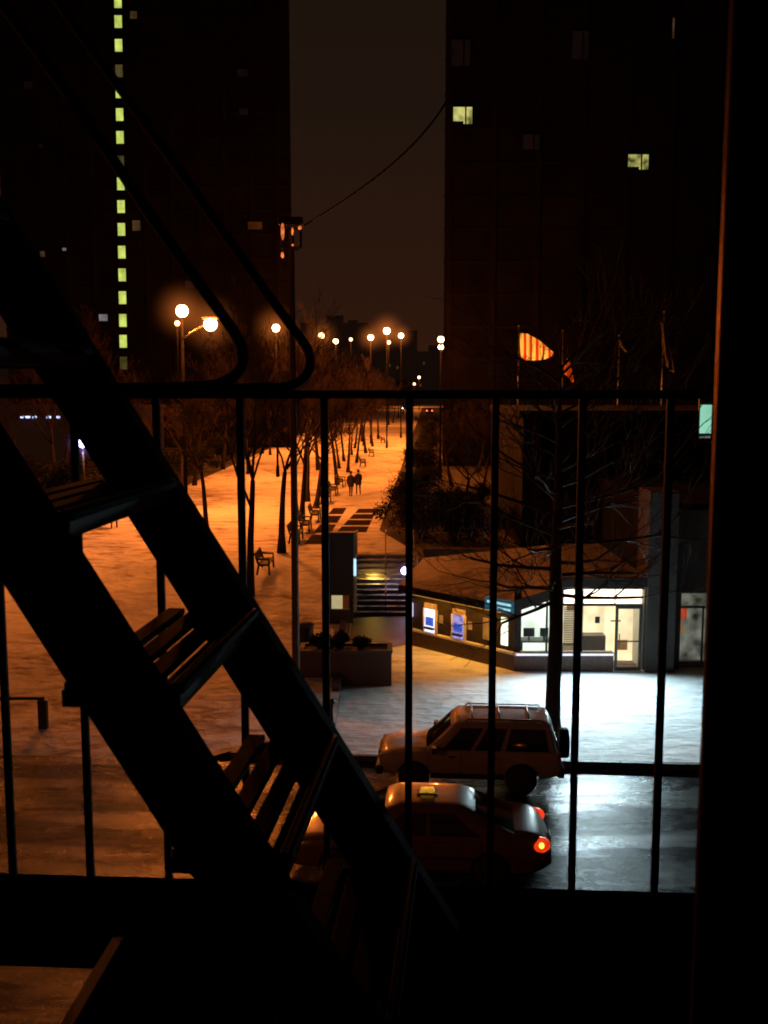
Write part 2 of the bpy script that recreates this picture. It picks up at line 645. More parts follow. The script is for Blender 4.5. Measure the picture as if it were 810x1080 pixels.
# ------------------------------------------------------------------ steps up to the terrace
st = thing('outdoor_steps', 'broad snowy stone steps climbing between the black pylon and the shop wing', 'steps', (0.05, STAIR_Y0, 0.15))
NS = 12
wd = STAIR_X1 - STAIR_X0 - 0.04
for i in range(NS):
    y0 = i * (STAIR_Y1 - STAIR_Y0) / NS
    zt = (i + 1) * 1.85 / NS
    mb = MB()
    mb.box((0, y0 + 0.2, zt / 2), (wd, 0.395, zt - 0.002))
    mb.box((0, y0 + 0.006, zt - 0.025), (wd + 0.002, 0.03, 0.046))
    mb.build('step', M['step_snow'], st, bevel=0.006)
for sx in (-1.28, 0.02, 1.30):
    mb = MB()
    mb.tube([(sx, -0.25, 0.95), (sx, 0, 1.0), (sx, 4.75, 2.85), (sx, 5.3, 2.85)], 0.025)
    for i in range(5):
        yy = 0.1 + i * 1.15
        mb.tube([(sx, yy, yy / 4.8 * 1.85 - 0.02), (sx, yy, 1.0 + yy / 4.75 * 1.85)], 0.02)
    mb.build('handrail', M['dark_metal'], st)
# side walls
rw = MB()
for i in range(8):
    y0, y1 = 30.5 + i * 2, 32.5 + i * 2
    za, zb = 0.3 + 1.85 * smooth((y0 - 27) / 19), 0.3 + 1.85 * smooth((y1 - 27) / 19)
    rw.prism([(STAIR_X0 - 0.25, y0, 0.0), (STAIR_X0 - 0.25, y1, 0.0), (STAIR_X0 - 0.25, y1, zb), (STAIR_X0 - 0.25, y0, za)], (0.25, 0, 0))
tag(rw.build('retaining_wall', M['brick']), 'low dark brick retaining wall holding the ramp beside the lower plaza', 'wall')
rw = MB()
rw.bbox(STAIR_X1, 40, 46.1, 46.4, 0.0, 2.25)
rw.bbox(STAIR_X1, STAIR_X1 + 0.3, 43.3, 46.1, 0.0, 2.25)
tag(rw.build('retaining_wall', M['brick']), 'dark brick retaining wall right of the steps behind the shop roof', 'wall')

# ------------------------------------------------------------------ lamps
LAMPS = []


def point(loc, power, col, rad=0.2, parent=None):
    ld = bpy.data.lights.new('lamp_light', 'POINT')
    ld.energy = power * (1.6 if col is SODIUM else 1.0)
    ld.color = col
    ld.shadow_soft_size = rad
    o = bpy.data.objects.new('lamp_light', ld)
    COL.objects.link(o)
    o.location = loc
    return o


M['lamp_post'] = mat('shaded_lamp_post', (0.003, 0.003, 0.003), rough=1.0, var=0.3, scale=5, spec=0.0)  # shade put into the colour: poles stay dark beside their lights
M['lamp_glow'] = lit_mat('sodium_lamp_glow', (1.0, 0.62, 0.33), 14.0, var=0.1)
M['lamp_glow_small'] = lit_mat('far_sodium_lamp_glow', (1.0, 0.50, 0.24), 6.0, var=0.1)
M['cool_glow'] = lit_mat('cool_lamp_glow', (0.62, 0.55, 1.0), 12.0, var=0.1)
M['halo'] = halo_mat('misty_orange_halo', (1.0, 0.24, 0.04), 0.30)
M['halo_wide'] = halo_mat('wide_misty_red_halo', (1.0, 0.17, 0.03), 0.03)
M['halo_cool'] = halo_mat('misty_violet_halo', (0.35, 0.25, 1.0), 0.9)


def halo(loc, r, parent, material):
    mb = MB()
    mb.ball((0, 0, 0), 1.0, 16)
    o = mb.build('halo', material, parent)
    o.location = loc
    o.scale = (r, r, r)
    return o


def street_lamp(px, py, t, label, power, head=0.34, arm=0.0, glow='lamp_glow', hal=0.0, base=None, group='sodium street lamps', at=None):
    head = head * (0.78 if t > 80 else 0.92)
    d = ray(px, py)
    top = Vector((0, 0, EYE)) + d * t
    if at is not None:
        top = Vector(at)
    bx, by = top.x + arm, top.y
    gzv = ground_z(bx, by) if base is None else base
    o = thing('street_lamp', label, 'street lamp', (bx, by, gzv), 0, group)
    h = top.z - gzv
    mb = MB()
    mb.tube([(0, 0, 0), (0, 0, 0.9), (0, 0, 1.0), (0, 0, h - 0.35 if arm == 0 else h - 0.7)], [0.16, 0.14, 0.095, 0.07], 10)
    mb.build('pole', M['lamp_post'], o)
    if arm:
        mb = MB()
        mb.tube([(0, 0, h - 0.9), (-arm * 0.3, 0, h - 0.5), (-arm * 0.7, 0, h - 0.12), (-arm, 0, h + 0.12)], 0.045, 8)
        mb.build('arm', M['dark_metal'], o)
        mb = MB()
        mb.box((-arm, 0, h + head * 0.85), (head * 2.2, head * 1.2, head * 0.4))
        mb.build('lamp_housing', M['dark_metal'], o, bevel=0.03)
    else:
        mb = MB()
        mb.lathe([(0.05, h - 0.5), (0.13, h - 0.42), (0.16, h - head * 0.95)], n=12)
        mb.build('lamp_collar', M['lamp_post'], o)
        mb = MB()
        mb.lathe([(head * 0.6, h + head * 0.9), (head * 0.2, h + head * 1.15), (0.02, h + head * 1.3)], n=12)
        mb.build('lamp_cap', M['lamp_post'], o)
    mb = MB()
    mb.ball((-arm, 0, h), head, 14)
    mb.build('lamp_globe', M[glow], o)
    if hal:
        halo((-arm, 0, h), hal, o, M['halo' if hal < 5 else 'halo_wide'])
    if power:
        # the light is offset before its globe so the pole stays dark
        pl = point((top.x, top.y - 1.1, top.z - head * 0.5), power, SODIUM, 0.25)
        pl.parent = o
        pl.matrix_parent_inverse = Matrix.Translation(-Vector((bx, by, gzv)))
    return o


street_lamp(192, 328, 62, 'brightest tall orange street lamp, globe directly on its post', 4300, head=0.42, hal=2.3)
street_lamp(222, 342, 60, 'bright orange street lamp on a curved arm beside the tallest lamp', 4300, head=0.44, arm=-1.7, hal=2.3)
street_lamp(187, 341, 105, 'small dim orange lamp just under the brightest lamp', 2500, head=0.36, glow='lamp_glow_small')
street_lamp(187, 361, 150, 'small far orange lamp low on the brightest lamp\'s post line', 2500, head=0.45, glow='lamp_glow_small')
street_lamp(217, 355, 130, 'small far orange lamp just below the curved arm lamp', 2500, head=0.42, glow='lamp_glow_small')
street_lamp(291, 346, 85, 'medium orange lamp above the crowns midway along the terrace', 6500, head=0.42, hal=2.6)
street_lamp(339, 354, 115, 'left end lamp of the far row of orange lamps', 7000, head=0.44, hal=2.6)
street_lamp(354, 360, 150, 'second lamp from the left end of the far lamp row', 5000, head=0.5)
street_lamp(370, 358, 210, 'faintest lamp in the far row of orange lamps', 4000, head=0.45, glow='lamp_glow_small')
street_lamp(391, 356, 135, 'medium lamp left of the bright far pair', 7000, head=0.5, hal=2.6)
street_lamp(408, 349, 125, 'bright highest lamp in the far lamp row', 9000, head=0.54, hal=3.0)
street_lamp(423, 354, 150, 'lamp at right of the bright highest far lamp', 7000, head=0.5, hal=2.4)
street_lamp(410, 361, 200, 'small lamp directly under the bright highest far lamp', 6000, head=0.5, glow='lamp_glow_small')
street_lamp(465, 358, 84, 'upper of two lamps at the dark tower\'s left edge', 2200, head=0.34)
street_lamp(465, 366, 93, 'lower of two lamps at the dark tower\'s left edge', 1500, head=0.32)
street_lamp(442, 398, 330, 'low far lamp near the end of the terrace, left of the red lights', 3000, head=0.6, glow='lamp_glow_small')
street_lamp(437, 405, 380, 'lowest and farthest lamp at the end of the terrace', 3000, head=0.6, glow='lamp_glow_small')
# lamps of the near street, the second added unseen to light the road
street_lamp(-16, 388, 42.0, 'orange street lamp on the left snow, just left of the fire stair', 1000, head=0.3)

street_lamp(-900, 500, 18, 'added orange street lamp out of view on the near pavement, well left of the window', 520, head=0.3, base=0.0, at=(-15.0, 11.0, 8.3))

# violet white lamp at the left among the trees
d = ray(87, 467) * 62
p = Vector((0, 0, EYE)) + d
o = thing('path_lamp', 'violet white path lamp low behind the fire stair', 'lamp', (p.x, p.y, ground_z(p.x, p.y)))
hh = p.z - ground_z(p.x, p.y)
MB().tube([(0, 0, 0), (0, 0, hh - 0.3)], [0.09, 0.06], 10).build('pole', M['dark_metal'], o)
MB().ball((0, 0, hh), 0.30, 14).build('lamp_globe', M['cool_glow'], o)
halo((0, 0, hh), 1.2, o, M['halo_cool'])
pl = point((p.x, p.y, p.z - 0.5), 70, (0.9, 0.7, 0.9), 0.2)
pl.parent = o
pl.matrix_parent_inverse = Matrix.Translation(-Vector(o.location))

# cool lamp and small lights on the steps
for (px, py, yy, hd, glow, pw, lab, c) in ((427, 602, 43.6, 0.17, 'cool_glow', 14, 'bright bluish globe lamp on a short post at the right of the steps', (0.7, 0.7, 1.0)),
                                         (408, 606, 45.2, 0.06, 'cool_glow', 0, 'tiny white lamp in the middle of the steps', COOL)):
    p = on_y(px, py, yy)
    i = int((yy - STAIR_Y0) / (STAIR_Y1 - STAIR_Y0) * NS)
    bz = 0.15 + (i + 1) * 1.85 / NS - 0.01
    o = thing('post_lamp', lab, 'lamp', (p.x, p.y, bz))
    MB().tube([(0, 0, 0), (0, 0, max(0.05, p.z - bz - hd * 0.9))], 0.03, 8).build('pole', M['dark_metal'], o)
    MB().ball((0, 0, p.z - bz), hd, 12).build('lamp_globe', M[glow], o)
    if pw:
        halo((0, 0, p.z - bz), 0.5, o, M['halo_cool'])
        pl = point((p.x, p.y - 0.25, p.z + 0.15), pw, c, 0.1)
        pl.parent = o
        pl.matrix_parent_inverse = Matrix.Translation(-Vector(o.location))
M['yellow_glow'] = lit_mat('yellow_step_light', (1.0, 0.62, 0.08), 3.0, var=0.2)
p = on_y(384, 612, 44.4)
o = thing('step_light', 'small yellow light under the left handrail of the steps', 'lamp', (p.x, p.y, p.z - 0.06))
mb = MB()
mb.box((0, 0, 0.05), (0.10, 0.12, 0.10))
mb.build('lamp_housing', M['dark_metal'], o, bevel=0.01)
mb = MB()
mb.box((0.06, 0, 0.05), (0.016, 0.10, 0.07))
mb.build('lens', M['yellow_glow'], o)
pl = point((p.x + 0.45, p.y - 0.2, p.z + 0.35), 35, (1.0, 0.6, 0.08), 0.05)
pl.parent = o
pl.matrix_parent_inverse = Matrix.Translation(-Vector(o.location))

# ------------------------------------------------------------------ trees
def grow(rng, trunk, crown, p, d, length, r, depth, maxd, spread):
    seg = 4 if depth < 2 else 3
    pts, rad = [p.copy()], [r]
    q = p.copy()
    dd = d.copy()
    for i in range(seg):
        j = 0.05 if depth == 0 else 0.22
        dd = (dd + Vector((rng.uniform(-j, j), rng.uniform(-j, j), rng.uniform(-j, j) * 0.6 + (0.05 if depth else 0.0)))).normalized()
        q = q + dd * (length / seg)
        pts.append(q.copy())
        rad.append(r * (1 - 0.42 * (i + 1) / seg))
    tgt = trunk if depth <= 1 else crown
    if depth == 0:
        rad[0] = r * 1.45
        rad[1] *= 1.02
    tgt.tube(pts, rad, 9 if depth == 0 else (6 if depth < 3 else 3), cap=depth < 2)
    if depth >= maxd:
        return
    nb = {0: rng.choice((3, 4)), 1: 4, 2: 4, 3: 4, 4: 3}.get(depth, 3)
    for b in range(nb):
        f = 1.0 if b == 0 else rng.uniform(0.35, 1.0) if depth else rng.uniform(0.82, 1.0)
        k = min(seg, max(1, int(round(f * seg))))
        base = pts[k]
        ax = dd.orthogonal().normalized()
        ax.rotate(Matrix.Rotation(rng.uniform(0, 2 * pi), 3, dd))
        ang = rng.uniform(0.25, 0.5) * spread if b == 0 else rng.uniform(0.5, 0.95) * spread
        nd = dd.copy()
        nd.rotate(Matrix.Rotation(ang, 3, ax))
        if depth >= 2:
            nd.z += 0.10
        nd.normalize()
        grow(rng, trunk, crown, base, nd, length * rng.uniform(0.62, 0.86) * (0.9 if depth == 0 else 0.82), max(rad[k] * rng.uniform(0.5, 0.74), 0.008), depth + 1, maxd, spread)


def tree_proto(seed, trunk_h, r, maxd=5, spread=1.0, lean=(0, 0)):
    rng = random.Random(seed)
    tr, cw = MB(), MB()
    grow(rng, tr, cw, Vector((0, 0, -0.1)), Vector((lean[0], lean[1], 1)).normalized(), trunk_h, r, 0, maxd, spread)
    o = thing('bare_tree', 'bare tree', 'tree')
    tr.build('trunk', M['bark'], o)
    cw.build('crown', M['twig'], o)
    return o


protos = [tree_proto(3, 3.4, 0.15, 6, 0.95, (0.08, 0)), tree_proto(11, 3.8, 0.14, 6, 0.85, (-0.12, 0.05)),
          tree_proto(23, 3.0, 0.16, 6, 1.05, (0.15, 0.1)), tree_proto(31, 4.2, 0.15, 6, 0.8, (-0.05, 0))]
used_proto = set()


def place_tree(i, x, y, rz, sc, label, group):
    src = protos[i]
    if i in used_proto:
        o = copy_tree(src)
    else:
        o = src
        used_proto.add(i)
    o.location = (x, y, ground_z(x, y))
    o.rotation_euler = (0, 0, rz)
    o.scale = (sc, sc, sc)
    o['label'] = label
    o['group'] = group
    return o


ordw = ['nearest', 'second', 'third', 'fourth', 'fifth', 'sixth', 'seventh', 'eighth', 'ninth', 'tenth', 'eleventh', 'twelfth', 'thirteenth', 'fourteenth', 'fifteenth', 'sixteenth']
rng = random.Random(5)
row = [(263, 628), (297, 583), (318, 549), (333, 536), (356, 511), (367, 498), (376, 488), (386, 478), (393, 471), (399, 463), (408, 451), (414, 446), (420, 441), (425, 437), (430, 433)]
for i, (px, py) in enumerate(row):
    p = on_ground(px, py)
    place_tree([3, 0, 1, 2][i % 4], p.x, p.y, rng.uniform(0, 6.3), rng.uniform(0.95, 1.15), '%s bare tree of the row along the snowy terrace, counting away from the steps' % ordw[i], 'bare trees in a row along the terrace')
for i in range(11):
    y = 58 + i * 9.5 + rng.uniform(-2, 2)
    x = -5.6 + 0.036 * (y - 58) + rng.uniform(-0.5, 0.5)
    place_tree([1, 3, 0, 2][i % 4], x, y, rng.uniform(0, 6.3), rng.uniform(0.8, 1.0), '%s slim bare tree of the second line just left of the bench row' % ordw[i], 'slim bare trees behind the bench row')
left = [(218, 566), (205, 512), (190, 530), (60, 520), (110, 500), (150, 505), (20, 500), (235, 495), (262, 500), (285, 480)]
for i, (px, py) in enumerate(left):
    p = on_ground(px, py)
    place_tree(i % 4, p.x, p.y, rng.uniform(0, 6.3), rng.uniform(0.9, 1.15), '%s bare tree on the snow left of the row, from the near end' % ordw[i], 'bare trees on the left snow')
for i in range(12):
    y = 88 + i * 9 + rng.uniform(-4, 4)
    x = rng.uniform(-0.36, -0.06) * y
    place_tree(rng.randrange(4), x, y, rng.uniform(0, 6.3), rng.uniform(1.1, 1.35), '%s of the orange lit bare trees far off under the left tower' % ordw[i], 'bare trees under the left tower')
for i, (x, y) in enumerate([(4.2, 56), (6.3, 66), (5.2, 78), (8.5, 92), (9.5, 112), (11.5, 140)]):
    place_tree(rng.randrange(4), x, y, rng.uniform(0, 6.3), rng.uniform(0.8, 1.0), '%s dark bare tree among the shrubs right of the terrace' % ordw[i], 'bare trees among the dark shrubs')
# the plaza tree before the shop
pt = thing('bare_tree', 'x', 'tree')
rg = random.Random(77)
trk, crw = MB(), MB()
tp = [Vector((0.02 * sin(i * 1.3), 0.02 * cos(i * 1.7), -0.1 + i * 0.85)) for i in range(13)]
trk.tube(tp, [0.27, 0.205, 0.195, 0.19, 0.18, 0.17, 0.15, 0.13, 0.11, 0.09, 0.07, 0.05, 0.03], 11)
for i in range(34):
    z = 3.9 + 6.0 * (i / 33) ** 1.05
    a = i * 2.399 + rg.uniform(-0.3, 0.3)
    tilt = -0.12 + 0.75 * (z - 3.9) / 6.0
    d0 = Vector((cos(a), sin(a), tilt)).normalized()
    ln = (2.5 if z < 6.5 else 1.9) * rg.uniform(0.75, 1.15)
    k = min(11, int((z + 0.1) / 0.85))
    f = (z + 0.1) / 0.85 - k
    grow(rg, crw, crw, tp[k].lerp(tp[k + 1], f), d0, ln, 0.055 if z < 7 else 0.04, 2, 5, 0.85)
trk.build('trunk', M['bark'], pt)
crw.build('crown', M['twig'], pt)
used = (5.15 - 0.35, kerb_y(4.6) + 0.85)
q = on_z(583, 785, 0.15)
pt.location = (q.x, max(q.y, kerb_y(q.x) + 0.45), 0.15)
pt.rotation_euler = (0, 0, R(200))
pt.scale = (1, 1, 1)
pt['label'] = 'dark spreading street tree standing between the parked off-roader and the lit shop'

# ------------------------------------------------------------------ shrubs
def shrub_mesh(seed, w_, d_, h_, n):
    rg = random.Random(seed)
    mb, stm = MB(), MB()
    cl = [(Vector((rg.gauss(0, 0.3) * w_, rg.gauss(0, 0.3) * d_, h_ * rg.uniform(0.25, 0.85))), rg.uniform(0.16, 0.34) * h_) for _ in range(16)]
    for _ in range(n):
        c, r = rg.choice(cl)
        v = Vector((rg.gauss(0, 1), rg.gauss(0, 1), rg.gauss(0, 1))).normalized() * r * rg.uniform(0.4, 1.1)
        q_ = c + v
        if q_.z < 0.02:
            continue
        a = Vector((rg.gauss(0, 1), rg.gauss(0, 1), rg.gauss(0, 1))).normalized()
        b = a.orthogonal().normalized()
        s = rg.uniform(0.04, 0.085)
        mb.add([q_ - a * s, q_ + b * s * 0.45, q_ + a * s, q_ - b * s * 0.45], [(0, 1, 2, 3)])
    for c, r in cl:
        stm.tube([(c.x * 0.2, c.y * 0.2, 0), (c.x * 0.6, c.y * 0.6, c.z * 0.5), tuple(c), (c.x * 1.2, c.y * 1.2, c.z + r)], [0.02, 0.016, 0.01, 0.004], 4)
        for _ in range(5):
            v = Vector((rg.gauss(0, 1), rg.gauss(0, 1), abs(rg.gauss(0, 1)))).normalized() * r * 1.3
            stm.tube([tuple(c), tuple(c + v * 0.5), tuple(c + v)], [0.007, 0.005, 0.002], 3, cap=False)
    return mb, stm


def shrub_proto(seed, w_, d_, h_, n):
    o = thing('shrub', 'shrub', 'shrub')
    a, b = shrub_mesh(seed, w_, d_, h_, n)
    a.build('foliage', M['leaf'], o)
    b.build('stem', M['bark'], o)
    return o


sh = [shrub_proto(2, 2.0, 2.4, 2.0, 4200), shrub_proto(9, 2.2, 2.6, 2.4, 4200)]
spots = [(2.0, 51.0), (1.4, 55), (1.6, 60), (2.0, 66), (2.5, 73), (3.0, 81), (3.6, 91), (4.4, 104), (5.3, 122), (6.6, 148), (8.6, 190), (3.4, 49.5), (5.6, 49), (4.4, 54), (7.8, 50), (10.0, 49)]
for i, (x, y) in enumerate(spots):
    o = sh[i] if i < 2 else copy_tree(sh[i % 2])
    o.location = (x, y, 2.0)
    o.rotation_euler = (0, 0, i * 1.9)
    k = 1.0 if i < 5 else (1.25 if i < 11 else 1.1)
    o.scale = (k, k, k)
    o['label'] = ('%s dark shrub along the right edge of the terrace, from the steps' % ordw[i]) if i < 11 else ('%s dark shrub in the bed behind the shop roof, from the steps' % ordw[i - 11])
    o['group'] = 'dark shrubs in the terrace bed'

lspots = [(-19.5, 58), (-24, 59), (-29, 58), (-35, 60), (-17.5, 66), (-21.5, 68), (-17, 74), (-16.6, 83), (-17, 93), (-16.2, 104), (-15.8, 118), (-15.2, 136), (-14.6, 158), (-26, 72), (-22, 82), (-30, 84)]
for i, (x, y) in enumerate(lspots):
    o = copy_tree(sh[i % 2])
    o.location = (x, y, 2.0)
    o.rotation_euler = (0, 0, i * 2.3)
    k = 1.15 + 0.35 * (i % 3) * 0.5 + (0.3 if y > 100 else 0)
    o.scale = (k * 1.2, k * 1.2, k * 0.8)
    o['label'] = '%s dark shrub beyond the left edge of the terrace snow, from the near end' % ordw[i]
    o['group'] = 'dark shrubs left of the terrace'

# ------------------------------------------------------------------ towers
def window_part(parent, name, x0, x1, z0, z1, y, material, frame=True, fr=0.06):
    mb = MB()
    mb.bbox(x0, x1, y - 0.05, y - 0.02, z0, z1)
    wn = mb.build(name, material, parent)
    if frame:
        mb = MB()
        mb.bbox(x0 - fr, x0, y - 0.12, y - 0.01, z0 - fr, z1 + fr)
        mb.bbox(x1, x1 + fr, y - 0.12, y - 0.01, z0 - fr, z1 + fr)
        mb.bbox(x0, x1, y - 0.12, y - 0.01, z0 - fr, z0)
        mb.bbox(x0, x1, y - 0.12, y - 0.01, z1, z1 + fr)
        mb.build('frame', M['tower_trim'], wn)
    return wn


M['win_stair'] = lit_mat('stairwell_light', (0.64, 0.78, 0.15), 0.85, var=0.35, scale=0.9)
M['win_stair_dim'] = lit_mat('dim_stairwell_light', (0.20, 0.16, 0.05), 0.25, var=0.5, scale=0.9)
M['win_dim'] = lit_mat('dim_room_light', (0.30, 0.17, 0.07), 0.14, var=0.6, scale=0.8)
M['win_cool'] = lit_mat('cool_room_light', (0.6, 0.55, 0.62), 0.2, var=0.5, scale=0.8)
M['win_faint'] = lit_mat('faint_room_light', (0.10, 0.06, 0.055), 0.022, var=0.6, scale=0.8)
M['win_office'] = lit_mat('yellow_office_light', (0.75, 0.74, 0.22), 0.45, var=0.9, scale=1.1)
M['win_orange'] = lit_mat('orange_room_light', (0.35, 0.11, 0.02), 0.07, var=0.5, scale=0.6)

YT = 128.0
tl = thing('apartment_tower', 'dark apartment tower with a lit column of yellow stairwell windows', 'tower', (0, 0, 0))
mb = MB()
xa, xb = on_y(5, 300, YT).x, on_y(308, 300, YT).x
mb.prism([(xa, YT, 0), (xb, YT, 0), (xb - 4.5, YT + 22, 0), (xa, YT + 22, 0)], (0, 0, 105))
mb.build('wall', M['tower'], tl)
mb = MB()
for i in range(34):
    mb.bbox(xa - 0.05, xb + 0.05, YT - 0.09, YT - 0.005, 2.2 + i * 2.85, 2.42 + i * 2.85)
for i in range(11):
    x = xa + 1.5 + i * (xb - xa - 3) / 10
    mb.bbox(x - 0.3, x + 0.3, YT - 0.14, YT - 0.095, 0, 105)
mb.build('facade_ribs', M['tower_trim'], tl)
for yy, dim in [(2, 0), (23, 0), (48, 0), (75, 1), (97, 0), (121, 0), (145, 0), (171, 1), (194, 0), (218, 0), (242, 0), (266, 0), (290, 0), (314, 0), (338, 0), (360, 0), (383, 1)]:
    px = 124.5 + yy * 0.0155
    a, b = on_y(px - 3.7, yy + 6.7, YT - 0.12), on_y(px + 3.7, yy - 6.7, YT - 0.12)
    window_part(tl, 'window', a.x, b.x, a.z, b.z, YT - 0.12, M['win_stair_dim'] if dim else M['win_stair'])
for px, py, ww, hh, mt in [(141, 16, 7, 8, 'win_dim'), (144, 238, 8, 11, 'win_dim'), (269, 238, 15, 8, 'win_orange'), (45, 268, 5, 6, 'win_dim'), (68, 263, 4, 3, 'win_cool'),
                           (109, 335, 9, 7, 'win_cool'), (256, 77, 11, 8, 'win_faint'), (257, 118, 9, 7, 'win_faint'), (43, 154, 5, 4, 'win_faint'), (118, 76, 6, 8, 'win_faint'), (200, 300, 9, 8, 'win_faint'), (30, 90, 9, 8, 'win_faint')]:
    a, b = on_y(px - ww / 2, py + hh / 2, YT - 0.12), on_y(px + ww / 2, py - hh / 2, YT - 0.12)
    window_part(tl, 'window', a.x, b.x, a.z, b.z, YT - 0.12, M[mt])

YR = 98.0
tr = thing('office_tower', 'black tower rising on the right with two yellow lit windows', 'tower', (0, 0, 0))
mb = MB()
xa = on_y(469, 200, YR).x
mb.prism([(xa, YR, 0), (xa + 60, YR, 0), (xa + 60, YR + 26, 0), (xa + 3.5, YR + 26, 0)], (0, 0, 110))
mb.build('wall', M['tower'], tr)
mb = MB()
for i in range(36):
    mb.bbox(xa - 0.05, xa + 60.05, YR - 0.09, YR - 0.005, 3.0 + i * 3.0, 3.24 + i * 3.0)
for i in range(15):
    mb.bbox(xa + 0.2 + i * 4.1, xa + 0.7 + i * 4.1, YR - 0.14, YR - 0.095, 0, 110)
mb.build('facade_ribs', M['tower_trim'], tr)
for px, py, ww, hh, mt in [(488, 122, 20, 18, 'win_office'), (673, 171, 22, 16, 'win_office'), (486, 56, 20, 28, 'win_faint'), (612, 48, 18, 30, 'win_faint'), (710, 30, 3, 22, 'win_dim'), (560, 150, 18, 16, 'win_faint')]:
    a, b = on_y(px - ww / 2, py + hh / 2, YR - 0.12), on_y(px + ww / 2, py - hh / 2, YR - 0.12)
    wn = window_part(tr, 'window', a.x, b.x, a.z, b.z, YR - 0.12, M[mt], fr=0.08)
    if ww > 10:
        mb = MB()
        xm = a.x + (b.x - a.x) * 0.66
        mb.bbox(xm - 0.07, xm + 0.07, YR - 0.2, YR - 0.172, a.z, b.z)
        if mt == 'win_office':
            mb.bbox(a.x, xm - 0.2, YR - 0.2, YR - 0.172, a.z, a.z + 0.25)
        mb.build('mullion', M['tower_trim'], wn)

# pale green lit sign at the far right
p0, p1 = on_y(738, 457, 46.7), on_y(750.5, 427, 46.7)
sg = thing('lit_sign', 'narrow pale green lit sign glowing next to the window jamb', 'sign', ((p0.x + p1.x) / 2, 46.7, 2.0))
M['green_sign'] = lit_mat('pale_green_sign', (0.36, 0.85, 0.62), 0.75, var=0.15, scale=1)
mb = MB()
mb.box((0, 0, (p0.z + p1.z) / 2 - 2), (p1.x - p0.x, 0.12, p1.z - p0.z))
mb.build('sign_face', M['green_sign'], sg)
mb = MB()
for i in range(4):
    mb.box((-0.20 + i * 0.13, 0, p0.z - 2 - 0.17), (0.09, 0.08, 0.09))
mb.build('lettering', M['win_cool'], sg)
mb = MB()
mb.box((0, 0.12, (p0.z + p1.z) / 2 - 2), (p1.x - p0.x + 0.1, 0.10, p1.z - p0.z + 0.9))
mb.box((0, 0.22, (p0.z + p1.z) / 2 - 2), (0.1, 0.12, 0.3))
mb.build('sign_frame', M['dark_metal'], sg)

# ------------------------------------------------------------------ far end of the terrace: buildings and cars
M['far_wall'] = mat('far_hazy_wall', (0.02, 0.015, 0.013), rough=0.95, var=0.3, scale=0.1, spec=0.0, emit=(1.0, 0.42, 0.25), estr=0.006)  # faint emission stands in for lit haze before the far walls
M['far_light'] = lit_mat('far_window_light', (1.0, 0.55, 0.25), 1.2, var=0.5, scale=0.1)
fb = [(318, 388, 342, 430, 'low flat dark building far off, left of the middle'), (352, 392, 346, 460, 'stepped dark block far off at the head of the avenue'),
      (386, 440, 350, 480, 'wide low dark building closing the end of the terrace'), (436, 480, 372, 500, 'lowest dark building far off beside the office tower'),
      (-60, 320, 372, 520, 'long low dark building far off under the left tower')]
rg = random.Random(8)
for x0, x1, yt, Y, lab in fb:
    a, b = on_y(x0, 420, Y), on_y(x1, yt, Y)
    o = thing('distant_building', lab, 'building', (0, 0, 0))
    mb = MB()
    mb.bbox(a.x, b.x, Y, Y + 20, 0, b.z)
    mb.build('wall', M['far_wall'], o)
    mb = MB()
    mb.bbox(a.x - 0.3, b.x + 0.3, Y - 0.4, Y + 20.4, b.z, b.z + 0.6)
    mb.box(((a.x + b.x) / 2, Y + 6, b.z + 2.0), ((b.x - a.x) * 0.25, 6, 3.4))
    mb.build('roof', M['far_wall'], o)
    for _ in range(2):
        xx, zz = rg.uniform(a.x + 2, b.x - 2), rg.uniform(6, max(8, b.z - 2))
        mb = MB()
        mb.bbox(xx - 0.5, xx + 0.5, Y - 0.06, Y - 0.02, zz - 0.6, zz + 0.6)
        mb.build('window', M['win_dim'], o)

# shop lights in a row at the far left
sb = thing('distant_arcade', 'low dark arcade far left with a row of small bluish white lights', 'building', (0, 0, 0))
Ys = 105
a, b = on_y(-40, 455, Ys), on_y(150, 432, Ys)
MB().bbox(a.x, b.x, Ys, Ys + 10, 0, b.z).build('wall', M['far_wall'], sb)
MB().bbox(a.x - 0.3, b.x + 0.3, Ys - 0.7, Ys + 10.3, b.z, b.z + 0.35).build('roof', M['far_wall'], sb)
M['blue_white'] = lit_mat('bluish_white_light', (0.55, 0.62, 1.0), 2.2, var=0.1)
for px, ww in ((24, 3), (30, 5), (37, 4), (51, 6), (62, 3)):
    p = on_y(px, 440, Ys)
    wz = ww / 1080 * Ys / 2
    mb = MB()
    mb.bbox(p.x - wz, p.x + wz, Ys - 0.3, Ys - 0.03, p.z - 0.1, p.z + 0.12)
    mb.build('lamp', M['blue_white'], sb, bevel=0.03)


# ------------------------------------------------------------------ vehicles
def loft(stations, n_end=2):
    """stations: (x, ring of (y,z)). Closed loft along x."""
    vs, fs = [], []
    k = len(stations[0][1])
    for x, ring in stations:
        vs += [(x, y, z) for y, z in ring]
    for i in range(len(stations) - 1):
        for j in range(k):
            j2 = (j + 1) % k
            fs.append((i * k + j, i * k + j2, (i + 1) * k + j2, (i + 1) * k + j))
    fs.append(tuple(range(k - 1, -1, -1)))
    fs.append(tuple((len(stations) - 1) * k + j for j in range(k)))
    return vs, fs


def interp(tab, x):
    for (x0, a), (x1, b) in zip(tab, tab[1:]):
        if x <= x1:
            f = (x - x0) / (x1 - x0) if x1 > x0 else 0
            return a + (b - a) * f
    return tab[-1][1]


def smooth_interp(tab, x):
    # average of a few linear look-ups: rounds the corners of the profile
    return sum(interp(tab, x + dx) for dx in (-0.06, -0.03, 0, 0.03, 0.06)) / 5


